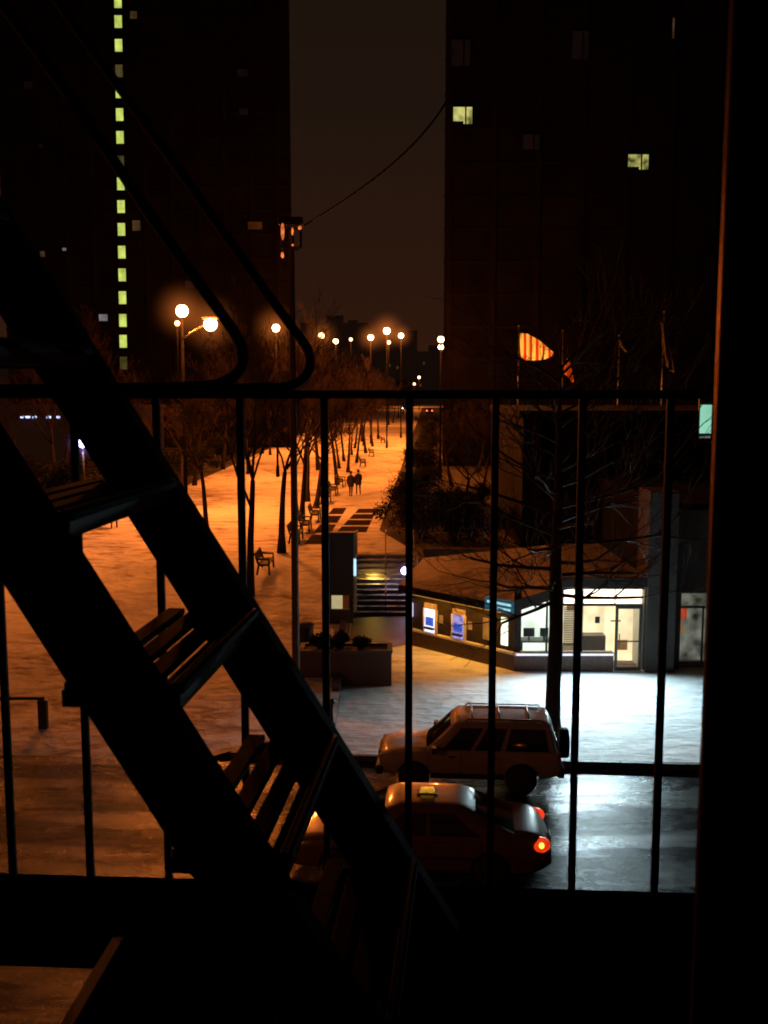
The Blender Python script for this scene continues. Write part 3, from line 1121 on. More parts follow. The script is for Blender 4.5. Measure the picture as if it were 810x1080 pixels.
def realise(o):
    dg = bpy.context.evaluated_depsgraph_get()
    me = bpy.data.meshes.new_from_object(o.evaluated_get(dg), depsgraph=dg)
    old = o.data
    o.modifiers.clear()
    o.data = me
    bpy.data.meshes.remove(old)


def car_body(parent, length, top, half, zb, wheels, wr, paint, name='body'):
    x0, x1 = -length / 2, length / 2
    st = []
    n = 46
    for i in range(n + 1):
        f = i / n
        x = x0 + (x1 - x0) * f
        zt = smooth_interp(top, x)
        hw = smooth_interp(half, x)
        zl = zb + 0.10 * max(0, (abs(x) - length / 2 + 0.35) / 0.35)
        zm = zl + (zt - zl) * 0.55
        half_ring = [(hw * 0.86, zl), (hw * 0.965, zl + 0.06), (hw * 1.0, zl + (zm - zl) * 0.6), (hw * 1.0, zm), (hw * 0.985, zm + (zt - zm) * 0.45), (hw * 0.955, zt - 0.055), (hw * 0.90, zt - 0.012), (hw * 0.62, zt + 0.012), (hw * 0.3, zt + 0.022)]
        ring = half_ring + [(-y, z) for y, z in reversed(half_ring)]
        st.append((x, ring))
    mb = MB()
    vs, fs = loft(st)
    mb.add(vs, fs, True)
    o = mb.build(name, paint, parent)
    # wheel arches
    cut = MB()
    for wx in wheels:
        mm = Matrix.Rotation(R(90), 3, 'X')
        for sy in (-1, 1):
            c = MB()
            cut.lathe([(wr * 1.17, -0.19), (wr * 1.17, 0.19)], (wx, sy * (max(h for _, h in half) - 0.12), wr), 28, mm)
    co = cut.build('cutter', M['plastic'])
    bo = o.modifiers.new('arch', 'BOOLEAN')
    bo.operation = 'DIFFERENCE'
    bo.object = co
    bo.solver = 'EXACT'
    bpy.context.view_layer.update()
    realise(o)
    bpy.data.objects.remove(co)
    for pl_ in o.data.polygons:
        pl_.use_smooth = True
    try:
        o.data.set_sharp_from_angle(angle=R(38))
    except Exception:
        pass
    return o


def cabin(parent, belt, roof, paint, pillars, name='cabin', rnd=0.09, crown=0.03):
    """belt/roof = (x_rear, x_front, half_width, z). Panes are sub-parts set 4 mm proud."""
    xr, xf, hb, zb_ = belt
    yr, yf, hr, zr_ = roof
    A = [Vector((xr, -hb, zb_)), Vector((xf, -hb, zb_)), Vector((xf, hb, zb_)), Vector((xr, hb, zb_))]
    B = [Vector((yr, -hr, zr_)), Vector((yf, -hr, zr_)), Vector((yf, hr, zr_)), Vector((yr, hr, zr_))]
    bm = bmesh.new()
    va = [bm.verts.new(p) for p in A]
    vb = [bm.verts.new(p) for p in B]
    bm.faces.new(va[::-1])
    bm.faces.new(vb)
    for i in range(4):
        bm.faces.new((va[i], va[(i + 1) % 4], vb[(i + 1) % 4], vb[i]))
    top_edges = [e_ for e_ in bm.edges if all(v in vb for v in e_.verts)]
    side_edges = [e_ for e_ in bm.edges if (e_.verts[0] in va) != (e_.verts[1] in va)]
    bmesh.ops.bevel(bm, geom=top_edges + side_edges, offset=rnd, segments=5, profile=0.5, affect='EDGES')
    for _ in range(3):
        bmesh.ops.subdivide_edges(bm, edges=[e_ for e_ in bm.edges if e_.calc_length() > 0.16], cuts=1, use_grid_fill=True)
    bmesh.ops.triangulate(bm, faces=[f_ for f_ in bm.faces if len(f_.verts) > 4])
    xm, xh = (yr + yf) / 2, max(0.3, (xf - xr) / 2)

    def D(p_):
        g = max(0.0, min(1.1, (p_.z - zb_) / (zr_ - zb_)))
        p_ = Vector(p_)
        p_.z += g * (crown * (1 - ((p_.x - xm) / xh) ** 2) + 0.035 * (1 - (p_.y / hb) ** 2))
        p_.y *= 1 + 0.055 * sin(pi * min(1, g))
        if abs(p_.x - xm) > 0.01:
            p_.x += (0.07 if p_.x > xm else -0.07) * (1 - (p_.y / hb) ** 2) * min(1, abs(p_.x - xm) / xh)
        return p_
    for v_ in bm.verts:
        v_.co = D(v_.co)
    me = bpy.data.meshes.new(name)
    bm.to_mesh(me)
    bm.free()
    for pl_ in me.polygons:
        pl_.use_smooth = True
    try:
        me.set_sharp_from_angle(angle=R(40))
    except Exception:
        pass
    me.materials.append(paint)
    o = bpy.data.objects.new(name, me)
    COL.objects.link(o)
    o.parent = parent

    def pane(i, f0, f1, g0, g1, nm):
        a, b, c, d_ = A[i], A[(i + 1) % 4], B[(i + 1) % 4], B[i]
        nrm = (b - a).cross(d_ - a).normalized()

        def P(f, g):
            return a.lerp(b, f).lerp(d_.lerp(c, f), g) + nrm * 0.004
        mb = MB()
        nu, nv = 8, 5
        vs_ = [D(P(f0 + (f1 - f0) * u_ / nu, g0 + (g1 - g0) * v_ / nv)) + nrm * 0.006 for u_ in range(nu + 1) for v_ in range(nv + 1)]
        fs_g = [(u_ * (nv + 1) + v_, (u_ + 1) * (nv + 1) + v_, (u_ + 1) * (nv + 1) + v_ + 1, u_ * (nv + 1) + v_ + 1) for u_ in range(nu) for v_ in range(nv)]
        mb.add(vs_, fs_g, True)
        mb.build(nm, M['carglass'], o)
    for (f0, f1) in pillars:
        pane(0, f0, f1, 0.08, 0.80, 'side_window')
        pane(2, 1 - f1, 1 - f0, 0.08, 0.80, 'side_window')
    pane(1, 0.12, 0.88, 0.06, 0.82, 'windscreen')
    pane(3, 0.14, 0.86, 0.08, 0.80, 'rear_window')
    return o


def wheel(parent, x, y, r, width, out, spokes=6, name='wheel'):
    mm = Matrix.Rotation(R(90), 3, 'X')
    h = width / 2
    o = bpy.data.objects.new(name, None)
    COL.objects.link(o)
    o.parent = parent
    o.location = (x, y, r)
    MB().lathe([(r * 0.62, -h), (r * 0.9, -h), (r * 0.985, -h * 0.7), (r, -h * 0.3), (r, h * 0.3), (r * 0.985, h * 0.7), (r * 0.9, h), (r * 0.62, h)], (0, 0, 0), 32, mm).build('tyre', M['rubber'], o)
    mb = MB()
    mb.lathe([(r * 0.63, -h * 0.6), (r * 0.63, h * 0.6)], (0, 0, 0), 32, mm)
    ys_ = out * h * 0.72
    mb.lathe([(r * 0.17, -0.03), (r * 0.14, 0.03)], (0, ys_, 0), 14, mm)
    for i in range(spokes):
        a = 2 * pi * i / spokes
        mb.box((cos(a) * r * 0.38, ys_, sin(a) * r * 0.38), (r * 0.52, 0.05, r * 0.13), m=Matrix.Rotation(-a, 3, 'Y'))
    mb.build('rim', M['alloy'], o)
    return o


M['silver_snow'] = snow_dusted_mat('snowy_silver_paint', (0.27, 0.23, 0.25), 0.45, 0.35, lo=0.72, hi=0.93)
M['cab_paint'] = mat('wet_cab_paint', (0.10, 0.042, 0.018), rough=0.36, var=0.2, scale=4, coat=0.55)
M['dark_paint'] = mat('dark_car_paint', (0.03, 0.028, 0.03), rough=0.35, var=0.12, scale=4, coat=0.7)
M['head_clear'] = mat('unlit_headlamp', (0.35, 0.35, 0.36), rough=0.1, var=0.2, scale=30, spec=0.8)
M['tail_off'] = mat('unlit_tail_lamp', (0.18, 0.012, 0.010), rough=0.15, var=0.2, scale=30)
M['tail_red'] = lit_mat('lit_tail_lamp', (1.0, 0.05, 0.008), 0.75, var=0.4, scale=9)
M['tail_hot'] = lit_mat('hot_tail_bulb', (1.0, 0.28, 0.03), 6.0, var=0.1)
M['far_head'] = lit_mat('far_headlight', (0.62, 0.62, 1.0), 30.0, var=0.1)
M['far_tail'] = lit_mat('far_tail_light', (1.0, 0.05, 0.03), 18.0, var=0.1)
M['cab_sign'] = lit_mat('lit_roof_sign', (1.0, 0.46, 0.04), 0.55, var=0.6, scale=9)


def make_suv():
    o = thing('parked_off_roader', 'silver boxy off-roader with snowy bonnet and spare wheel, parked at the kerb', 'car')
    top = [(-2.2, 0.98), (-2.05, 1.06), (0.75, 1.06), (1.0, 1.05), (1.75, 0.99), (2.05, 0.93), (2.2, 0.80)]
    half = [(-2.2, 0.78), (-2.05, 0.86), (1.6, 0.86), (2.05, 0.80), (2.2, 0.70)]
    bd = car_body(o, 4.25, top, half, 0.40, (-1.22, 1.32), 0.37, M['silver_snow'])
    cb = cabin(o, (-2.05, 1.02, 0.80, 1.02), (-1.86, 0.28, 0.66, 1.70), M['silver_snow'], [(0.06, 0.40), (0.44, 0.64), (0.68, 0.90)])
    for x, y in ((-1.22, -0.74), (1.32, -0.74), (-1.22, 0.74), (1.32, 0.74)):
        wheel(o, x, y, 0.37, 0.24, -1 if y < 0 else 1)
    # dark cladding, bumpers
    for sy in (-1, 1):
        MB().box((0.05, sy * 0.845, 0.46), (1.75, 0.06, 0.13)).build('running_board', M['plastic'], o, bevel=0.02)
    mb = MB()
    mb.box((2.14, 0, 0.54), (0.18, 1.62, 0.22))
    mb.build('front_bumper', M['plastic'], o, bevel=0.05, seg=3)
    mb = MB()
    mb.box((-2.14, 0, 0.54), (0.18, 1.62, 0.20))
    mb.build('rear_bumper', M['plastic'], o, bevel=0.05, seg=3)
    for sy in (-1, 1):
        MB().box((2.085, sy * 0.60, 0.82), (0.12, 0.26, 0.16)).build('headlight', M['head_clear'], o, bevel=0.02)
        MB().box((-2.10, sy * 0.77, 0.86), (0.07, 0.11, 0.30)).build('tail_light', M['tail_off'], o, bevel=0.015)
        mb = MB()
        mb.box((0.83, sy * 0.95, 1.12), (0.12, 0.20, 0.15))
        mb.tube([(0.85, sy * 0.80, 1.06), (0.85, sy * 0.90, 1.10)], 0.02)
        mb.build('door_mirror', M['plastic'], o, bevel=0.02)
        mb = MB()
        mb.tube([(-1.75, sy * 0.60, 1.71), (-1.70, sy * 0.60, 1.775), (0.05, sy * 0.60, 1.775), (0.12, sy * 0.60, 1.71)], 0.018)
        mb.build('roof_rail', M['dark_metal'], o)
        for xx in (-0.55, 0.42):
            MB().box((xx, sy * 0.872, 0.93), (0.16, 0.03, 0.035)).build('door_handle', M['plastic'], o, bevel=0.008)
        for xx in (-0.72, 0.22, 0.98):
            MB().box((xx, sy * 0.862, 0.78), (0.008, 0.006, 0.5)).build('door_seam', M['plastic'], o)
    for xx in (-1.4, -0.7, -0.05):
        mb = MB()
        mb.tube([(xx, -0.60, 1.78), (xx, 0.60, 1.78)], 0.014)
        mb.build('roof_bar', M['dark_metal'], o)
    mb = MB()
    mb.box((2.17, 0, 0.80), (0.05, 0.82, 0.17))
    mb.build('grille', M['plastic'], o, bevel=0.01)
    # spare wheel on the tail door
    sp_ = bpy.data.objects.new('spare_wheel', None)
    COL.objects.link(sp_)
    sp_.parent = o
    sp_.location = (-2.28, -0.05, 1.02)
    mm = Matrix.Rotation(R(90), 3, 'Y')
    MB().lathe([(0.22, -0.11), (0.33, -0.11), (0.365, -0.06), (0.365, 0.06), (0.33, 0.11), (0.22, 0.11)], (0, 0, 0), 28, mm).build('tyre', M['rubber'], sp_)
    MB().lathe([(0.225, -0.07), (0.225, 0.05)], (0, 0, 0), 28, mm).build('rim', M['alloy'], sp_)
    MB().box((-2.245, 0.55, 0.70), (0.012, 0.30, 0.15)).build('number_plate', M['white'], o)
    return o


def make_sedan(label, paint, cab=True, tail='tail_red', head='head_clear', name='taxi'):
    o = thing(name, label, 'taxi' if cab else 'car')
    top = [(-2.7, 0.60), (-2.62, 0.80), (-2.48, 0.95), (-2.2, 1.02), (-1.5, 1.03), (0.9, 0.96), (1.3, 0.94), (2.0, 0.86), (2.4, 0.76), (2.6, 0.64), (2.7, 0.50)]
    half = [(-2.7, 0.56), (-2.62, 0.70), (-2.48, 0.81), (-2.2, 0.90), (-1.7, 0.945), (1.5, 0.95), (2.1, 0.90), (2.45, 0.78), (2.62, 0.64), (2.7, 0.50)]
    car_body(o, 5.36, top, half, 0.24, (-1.50, 1.45), 0.335, paint)
    cabin(o, (-2.10, 1.40, 0.87, 0.95), (-0.95, 0.36, 0.66, 1.40), paint, [(0.22, 0.50), (0.53, 0.80)], rnd=0.15, crown=0.07)
    for x, y in ((-1.50, -0.83), (1.45, -0.83), (-1.50, 0.83), (1.45, 0.83)):
        wheel(o, x, y, 0.335, 0.22, -1 if y < 0 else 1, spokes=8)
    mb = MB()
    mb.box((2.57, 0, 0.42), (0.22, 1.16, 0.22))
    mb.build('front_bumper', paint, o, bevel=0.08, seg=4)
    mb = MB()
    mb.box((-2.57, 0, 0.44), (0.24, 1.30, 0.24))
    mb.build('rear_bumper', paint, o, bevel=0.09, seg=4)
    for sy in (-1, 1):
        MB().ball((2.40, sy * 0.62, 0.64), 1.0, 16, (0.22, 0.17, 0.09)).build('headlight', M[head], o)
        tlm = MB().ball((-2.44, sy * 0.70, 0.80), 1.0, 18, (0.22, 0.17, 0.15)).build('tail_light', M[tail], o)
        if tail == 'tail_red':
            MB().ball((-2.47, sy * 0.83, 0.84), 0.06, 10).build('tail_bulb', M['tail_hot'], tlm)
        mb = MB()
        mb.box((0.95, sy * 1.03, 1.0), (0.10, 0.20, 0.13))
        mb.tube([(0.97, sy * 0.86, 0.95), (0.97, sy * 0.98, 0.98)], 0.02)
        mb.build('door_mirror', M['plastic'], o, bevel=0.02)
        for xx in (-0.52, 0.48):
            MB().box((xx, sy * 0.952, 0.82), (0.17, 0.03, 0.035)).build('door_handle', M['chrome'], o, bevel=0.008)
        mb = MB()
        mb.box((0, sy * 0.957, 0.58), (2.5, 0.02, 0.05))
        mb.build('side_moulding', M['plastic'], o)
    MB().box((-2.70, 0, 0.66), (0.03, 0.32, 0.15)).build('number_plate', M['white'], o)
    mb = MB()
    mb.box((2.66, 0, 0.52), (0.10, 0.62, 0.10))
    mb.build('grille', M['plastic'], o, bevel=0.01)
    if cab:
        rs = MB().box((-0.25, 0, 1.505), (0.42, 0.26, 0.03)).build('roof_sign', M['plastic'], o, bevel=0.01)
        MB().prism([(-0.40, -0.07, 1.521), (-0.10, -0.07, 1.521), (-0.13, -0.07, 1.60), (-0.37, -0.07, 1.60)], (0, 0.14, 0)).build('sign_lamp', M['cab_sign'], rs)
    return o


KA = -math.atan(0.072)
suv = make_suv()
suv.location = (2.08, kerb_y(2.1) - 1.12, 0)
suv.rotation_euler = (0, 0, pi + KA)
cab = make_sedan('yellow taxi with one glowing tail light and small lit roof sign, waiting in the street', M['cab_paint'])
cab.location = (0.62, 19.75, 0)
cab.rotation_euler = (0, 0, pi + KA)

far1 = make_sedan('far car with twin bluish white headlights at the head of the avenue', M['dark_paint'], cab=False, tail='tail_off', head='far_head', name='distant_car')
p = on_z(383, 419, 2.0)
far1.location = (-6.6, 340, 2.0)
far1.rotation_euler = (0, 0, R(-92))
far2 = copy_tree(far1)
far2.location = (-10.4, 350, 2.0)
far2['label'] = 'far car with headlights, leftmost at the head of the avenue'
far3 = copy_tree(far1)
far3.location = (6.6, 330, 2.0)
far3['label'] = 'far car with headlights near the end of the snowy path'
far4 = make_sedan('far car with red tail lights beside the office tower', M['dark_paint'], cab=False, tail='far_tail', head='head_clear', name='distant_car')
far4.location = (17.0, 300, 2.0)
far4.rotation_euler = (0, 0, R(88))
far5 = copy_tree(far4)
far5.location = (12.8, 290, 2.0)
far5['label'] = 'far car with red tail lights left of the other red lit car'
for o in (far1, far2, far3, far4, far5):
    o['group'] = 'distant cars at the end of the terrace'

# ------------------------------------------------------------------ the shop
YF = 33.3
shop = thing('corner_shop', 'low corner bank branch with two cash machines and brightly lit glass front', 'building')
C0 = Vector((4.35, YF, 0.15))
L0 = Vector((1.02, 36.75, 0.15))
ax = (L0 - C0).normalized()            # along the left wing from the corner
LEN = (L0 - C0).length
nrm = Vector((ax.y, -ax.x, 0)) * -1
if nrm.y > 0:
    nrm = -nrm
WM = Matrix((ax, nrm, Vector((0, 0, 1)))).transposed()    # local (s, out, z) -> world


def on_wing(px, py):
    d_ = ray(px, py)
    e0 = Vector((0, 0, EYE))
    t_ = (C0 - e0).dot(nrm) / d_.dot(nrm)
    q_ = e0 + d_ * t_
    return (q_ - C0).dot(ax), q_.z


def wing_box(mb, s0, s1, o0, o1, z0, z1):
    c = C0 + ax * ((s0 + s1) / 2) + nrm * ((o0 + o1) / 2)
    c.z = (z0 + z1) / 2
    pts = []
    for dz in (z0, z1):
        for s, o_ in ((s0, o0), (s1, o0), (s1, o1), (s0, o1)):
            q_ = C0 + ax * s + nrm * o_
            pts.append((q_.x, q_.y, dz))
    mb.add(pts, [(0, 1, 2, 3), (7, 6, 5, 4), (0, 4, 5, 1), (1, 5, 6, 2), (2, 6, 7, 3), (3, 7, 4, 0)])
    return mb


M['shop_wall'] = mat('dark_bronze_cladding', (0.026, 0.019, 0.016), rough=0.7, var=0.3, scale=6, spec=0.15)
M['shop_base'] = mat('brown_brick_base', (0.09, 0.055, 0.042), rough=0.85, var=0.35, scale=18, bump=0.4, bscale=40)
M['sill'] = mat('pale_stone_sill', (0.62, 0.58, 0.52), rough=0.6, var=0.12, scale=8)
M['led'] = lit_mat('blue_white_sill_light', (0.55, 0.58, 1.0), 1.8, var=0.15, scale=2)
M['room_light'] = lit_mat('ceiling_panel_light', (1.0, 0.93, 0.80), 9.0, var=0.05)
M['warm_panel'] = lit_mat('glowing_cream_panel', (1.0, 0.74, 0.38), 1.5, var=0.25, scale=1.4)  # room light put into the wall as glow
M['pale_panel'] = lit_mat('glowing_pale_panel', (0.90, 0.95, 0.70), 1.6, var=0.3, scale=1.2)  # lit interior painted as a glowing surface
M['transom'] = lit_mat('glowing_transom', (1.0, 0.88, 0.72), 3.2, var=0.3, scale=1.6)
M['atm_white'] = lit_mat('cash_machine_light', (0.78, 0.80, 1.0), 1.6, var=0.15, scale=6)
M['atm_blue'] = lit_mat('cash_machine_screen', (0.05, 0.12, 0.62), 0.9, var=0.6, scale=9)
M['atm_purple'] = lit_mat('cash_machine_fascia', (0.45, 0.36, 0.85), 0.75, var=0.35, scale=7)
M['orange_sign'] = lit_mat('orange_header', (1.0, 0.36, 0.05), 0.6, var=0.3, scale=8)
M['poster'] = lit_mat('warm_poster', (1.0, 0.42, 0.08), 0.28, var=0.4, scale=5)
M['blue_sign'] = lit_mat('blue_shop_sign', (0.03, 0.20, 0.30), 0.35, var=0.3, scale=3)
M['sign_text'] = lit_mat('pale_sign_text', (0.5, 0.9, 1.0), 0.75, var=0.3, scale=8)
M['red_sign'] = lit_mat('red_window_sign', (1.0, 0.10, 0.02), 0.45, var=0.5, scale=6)
M['door_text'] = mat('red_door_strip', (0.5, 0.06, 0.04), rough=0.5)

# left wing walls
mb = MB()
wing_box(mb, 0.02, LEN, -0.3, 0.0, 0.15, 0.72)
mb.build('wing_base', M['shop_base'], shop)
mb = MB()
wing_box(mb, 0.02, LEN, -0.28, -0.05, 0.80, 2.22)
mb.build('wing_wall', M['shop_wall'], shop)
mb = MB()
wing_box(mb, 0.0, LEN + 0.05, -0.3, 0.10, 0.72, 0.80)
mb.build('wing_sill', M['sill'], shop, bevel=0.01)
# end wall of the wing
q = L0 - nrm * 0.05
mb = MB()
mb.prism([(q.x, q.y, 0.15), (q.x + 1.2, q.y + 5.0, 0.15), (q.x + 1.2, q.y + 5.0, 2.3), (q.x, q.y, 2.3)], (0.2, -0.06, 0))
mb.build('end_wall', M['shop_wall'], shop)
# fascia and eaves
mb = MB()
wing_box(mb, -0.05, LEN + 0.35, 0.30, 0.36, 2.16, 2.42)
mb.build('wing_fascia', M['shop_wall'], shop)
mb = MB()
for k in range(26):
    if k % 7 == 5:
        continue
    s0 = 1.45 + k * 0.105
    wing_box(mb, s0, s0 + 0.07, 0.362, 0.368, 2.24, 2.30 + 0.03 * (k * 7 % 3))
mb.build('fascia_lettering', M['podium'], shop)

# warm strip lamp under the wing's eaves
M['soffit_glow'] = lit_mat('warm_soffit_lamp', (1.0, 0.42, 0.06), 1.0, var=0.2)
mb = MB()
wing_box(mb, 0.4, LEN - 0.2, 0.22, 0.27, 2.12, 2.155)
mb.build('soffit_lamp', M['soffit_glow'], shop)
sl_ = bpy.data.lights.new('soffit_light', 'AREA')
sl_.shape = 'RECTANGLE'
sl_.size = LEN - 0.8
sl_.size_y = 0.08
sl_.energy = 75
sl_.color = (1.0, 0.40, 0.045)
so_ = bpy.data.objects.new('soffit_light', sl_)
COL.objects.link(so_)
cs = C0 + ax * (LEN / 2) + nrm * 0.40
so_.location = (cs.x, cs.y, 2.10)
so_.rotation_euler = (0, 0, math.atan2(ax.y, ax.x))

# cash machines
for px, lab in ((454, 'cash machine farther from the corner, its white light strongest'), (484, 'cash machine nearer the corner under an orange header')):
    s_c, _ = on_wing(px, 655)
    far_one = px < 470
    atm = bpy.data.objects.new('cash_machine', None)
    COL.objects.link(atm)
    atm.parent = shop
    atm['label'] = lab
    h = 0.27
    mb = MB()
    wing_box(mb, s_c - h, s_c + h, -0.05, 0.02, 0.82, 1.66)
    mb.build('surround', M['atm_purple'] if not far_one else M['atm_white'], atm)
    mb = MB()
    wing_box(mb, s_c - h, s_c + h, -0.05, 0.06, 1.67, 1.86)
    mb.build('header', M['orange_sign'] , atm, bevel=0.01)
    mb = MB()
    wing_box(mb, s_c - h + 0.04, s_c + h - 0.04, 0.021, 0.035, 1.40, 1.63)
    mb.build('light_panel', M['atm_white'] if far_one else M['atm_purple'], atm)
    mb = MB()
    wing_box(mb, s_c - h + 0.10, s_c + h - 0.06, 0.021, 0.045, 1.05, 1.36)
    mb.build('screen', M['atm_blue'], atm, bevel=0.008)
    mb = MB()
    wing_box(mb, s_c - h + 0.05, s_c + h - 0.05, 0.02, 0.14, 0.93, 1.0)
    for i in range(4):
        wing_box(mb, s_c - 0.12 + i * 0.06, s_c - 0.09 + i * 0.06, 0.06, 0.12, 1.001, 1.012)
    mb.build('keypad_shelf', M['dark_metal'], atm, bevel=0.008)
    for sg_ in (-1, 1):
        mb = MB()
        wing_box(mb, s_c + sg_ * (h + 0.02) - 0.018, s_c + sg_ * (h + 0.02) + 0.018, -0.05, 0.07, 0.81, 1.67)
        mb.build('side_fin', M['sill'], atm)
    mb = MB()
    wing_box(mb, s_c - h - 0.30, s_c - h - 0.12, -0.05, -0.02, 1.22, 1.50)
    mb.build('notice_plate', M['poster'], atm)
s1, z1 = on_wing(509, 650)
s2, z2 = on_wing(521, 676)
mb = MB()
wing_box(mb, s2, s1, -0.049, -0.02, 1.0, 1.75)
mb.build('poster_panel', M['poster'], shop)
s1, _ = on_wing(528, 660)
s2, _ = on_wing(535, 660)
mb = MB()
wing_box(mb, s2, s1, -0.049, -0.02, 0.95, 1.9)
mb.build('side_pane', M['pale_panel'], shop)

# illuminated sign at the corner
s1, _ = on_wing(520, 640)
mb = MB()
wing_box(mb, -0.25, s1, 0.37, 0.44, 2.18, 2.62)
sgn = mb.build('corner_sign', M['blue_sign'], shop, bevel=0.015)
mb = MB()
for k in range(9):
    a0 = -0.18 + k * (s1 - 0.1 + 0.18) / 9
    wing_box(mb, a0, a0 + 0.10, 0.442, 0.452, 2.44, 2.52)
mb.build('upper_lettering', M['sign_text'], sgn)
mb = MB()
for k in range(7):
    a0 = -0.16 + k * (s1 - 0.1 + 0.18) / 9
    wing_box(mb, a0, a0 + 0.10, 0.442, 0.452, 2.28, 2.35)
mb.build('lower_lettering', M['sign_text'], sgn)

# front: base, sill, frames
X = lambda px, py=660: on_y(px, py, YF).x
Z = lambda py, px=600: on_y(px, py, YF).z
xc, xd0, xd1, xp1 = 4.35, X(649), X(677), X(711)
mb = MB()
mb.bbox(xc, xd0 - 0.03, YF, YF + 0.25, 0.15, 0.70)
mb.build('front_base', M['shop_base'], shop)
mb = MB()
mb.bbox(xc - 0.02, xd0 - 0.03, YF - 0.12, YF + 0.25, 0.702, 0.80)
mb.build('front_sill', M['sill'], shop, bevel=0.01)
mb = MB()
mb.bbox(xc + 0.05, xd0 - 0.06, YF - 0.15, YF - 0.122, 0.725, 0.785)
mb.build('sill_light', M['led'], shop)
frames = MB()
for px in (549, 577, 593, 614):
    x = X(px)
    frames.bbox(x - 0.03, x + 0.03, YF + 0.04, YF + 0.12, 0.80, 2.90)
frames.bbox(xc, xd0, YF + 0.05, YF + 0.11, 2.36, 2.44)
frames.bbox(xc, xd1 + 0.05, YF + 0.03, YF + 0.13, 2.93, 3.02)
frames.bbox(xc - 0.02, xc + 0.14, YF + 0.03, YF + 0.2, 0.80, 3.02)
frames.build('window_frame', M['shop_wall'], shop)
for a, b in ((549, 577), (577, 593), (593, 614), (614, 648)):
    MB().bbox(X(a) + 0.03, X(b) - 0.03, YF + 0.075, YF + 0.083, 0.80, 2.36).build('window_pane', M['glass'], shop)
# raked fascia over the corner
mb = MB()
a0 = on_y(541, 668, YF - 0.36)
mb.prism([(4.10, YF - 0.12, 2.12), (X(592), YF - 0.12, 2.72), (X(592), YF - 0.12, 3.06), (4.10, YF - 0.12, 2.52)], (0, 0.06, 0))
mb.build('raked_fascia', M['shop_wall'], shop)
mb = MB()
mb.bbox(X(592), xd1 + 0.1, YF - 0.06, YF + 0.02, 3.02, 3.34)
mb.build('front_fascia', M['shop_wall'], shop)
# transom lights
for a, b in ((595, 612), (616, 647), (650, 676)):
    MB().bbox(X(a), X(b), YF + 0.06, YF + 0.075, 2.45, 2.92).build('transom_pane', M['transom'], shop)
# door
dr = MB()
dr.bbox(xd0, xd0 + 0.09, YF - 0.02, YF + 0.05, 0.17, 2.36)
dr.bbox(xd1 - 0.09, xd1, YF - 0.02, YF + 0.05, 0.17, 2.36)
dr.bbox(xd0, xd1, YF - 0.02, YF + 0.05, 2.362, 2.44)
dr.bbox(xd0 + 0.09, xd1 - 0.09, YF - 0.02, YF + 0.05, 0.17, 0.30)
dr.bbox(xd0 + 0.09, xd1 - 0.09, YF - 0.02, YF + 0.05, 2.28, 2.36)
door = dr.build('door', M['plastic'], shop)
MB().bbox(xd0 + 0.09, xd1 - 0.09, YF + 0.01, YF + 0.018, 0.30, 2.28).build('door_pane', M['glass'], door)
mb = MB()
mb.bbox(xd0 + 0.09, xd1 - 0.09, YF - 0.03, YF - 0.005, 1.16, 1.20)
mb.tube([(xd0 + 0.13, YF - 0.07, 0.95), (xd0 + 0.13, YF - 0.07, 1.45)], 0.015)
mb.build('push_bar', M['dark_metal'], door)
mb = MB()
for k in range(9):
    mb.bbox(xd0 + 0.13 + k * 0.07, xd0 + 0.18 + k * 0.07, YF - 0.012, YF - 0.004, 0.36, 0.42)
mb.build('door_lettering', M['door_text'], door)
# room inside
xm_ = X(592)
MB().bbox(xm_, xd1 + 0.02, YF + 3.8, YF + 3.9, 0.15, 2.9).build('room_back_wall', M['warm_panel'], shop)
MB().bbox(xc + 0.35, xm_ - 0.02, YF + 2.2, YF + 2.25, 0.17, 2.5).build('glowing_partition', M['pale_panel'], shop)
MB().bbox(7.62, xd1 + 0.02, YF + 1.3, YF + 1.34, 0.17, 2.9).build('glowing_partition', M['warm_panel'], shop)  # glowing panel added to brighten the doorway
MB().bbox(xd1 + 0.03, xd1 + 0.1, YF + 0.15, YF + 3.8, 0.15, 3.0).build('room_side_wall', M['cream'], shop)
MB().bbox(xc + 0.1, xd1 + 0.02, YF + 0.25, YF + 3.79, 0.15, 0.168).build('room_floor', M['carpet'], shop)
MB().bbox(xm_, xd1 + 0.02, YF + 0.15, YF + 3.79, 2.93, 2.96).build('room_ceiling', M['white'], shop)
MB().bbox(xc + 0.3, xm_ - 0.02, YF + 0.15, YF + 3.0, 2.52, 2.55).build('room_ceiling', M['white'], shop)
for i in range(2):
    MB().bbox(6.0 + i * 1.0, 6.6 + i * 1.0, YF + 0.9, YF + 1.8, 2.89, 2.925).build('ceiling_light', M['room_light'], shop)
MB().bbox(4.9, 5.5, YF + 0.8, YF + 1.5, 2.48, 2.515).build('ceiling_light', M['room_light'], shop)
# things seen through the glass
mb = MB()
mb.bbox(X(615), 7.6, YF + 1.0, YF + 1.5, 0.17, 1.12)
mb.build('counter', M['carpet'], shop, bevel=0.02)
mb = MB()
mb.bbox(X(551), X(588), YF + 0.7, YF + 1.3, 0.95, 1.0)
mb.bbox(X(553), X(555), YF + 0.75, YF + 1.25, 0.17, 0.95)
mb.bbox(X(585), X(587), YF + 0.75, YF + 1.25, 0.17, 0.95)
mb.build('desk', M['plastic'], shop)
for a_, b_ in ((556, 568), (574, 583)):
    mb = MB()
    mb.bbox(X(a_), X(b_), YF + 0.85, YF + 0.9, 1.12, 1.42)
    mb.bbox((X(a_) + X(b_)) / 2 - 0.03, (X(a_) + X(b_)) / 2 + 0.03, YF + 0.86, YF + 0.89, 1.0, 1.12)
    mb.build('monitor', M['plastic'], shop)
mb = MB()
mb.bbox(X(636), X(641), YF + 1.25, YF + 1.3, 1.5, 1.72)
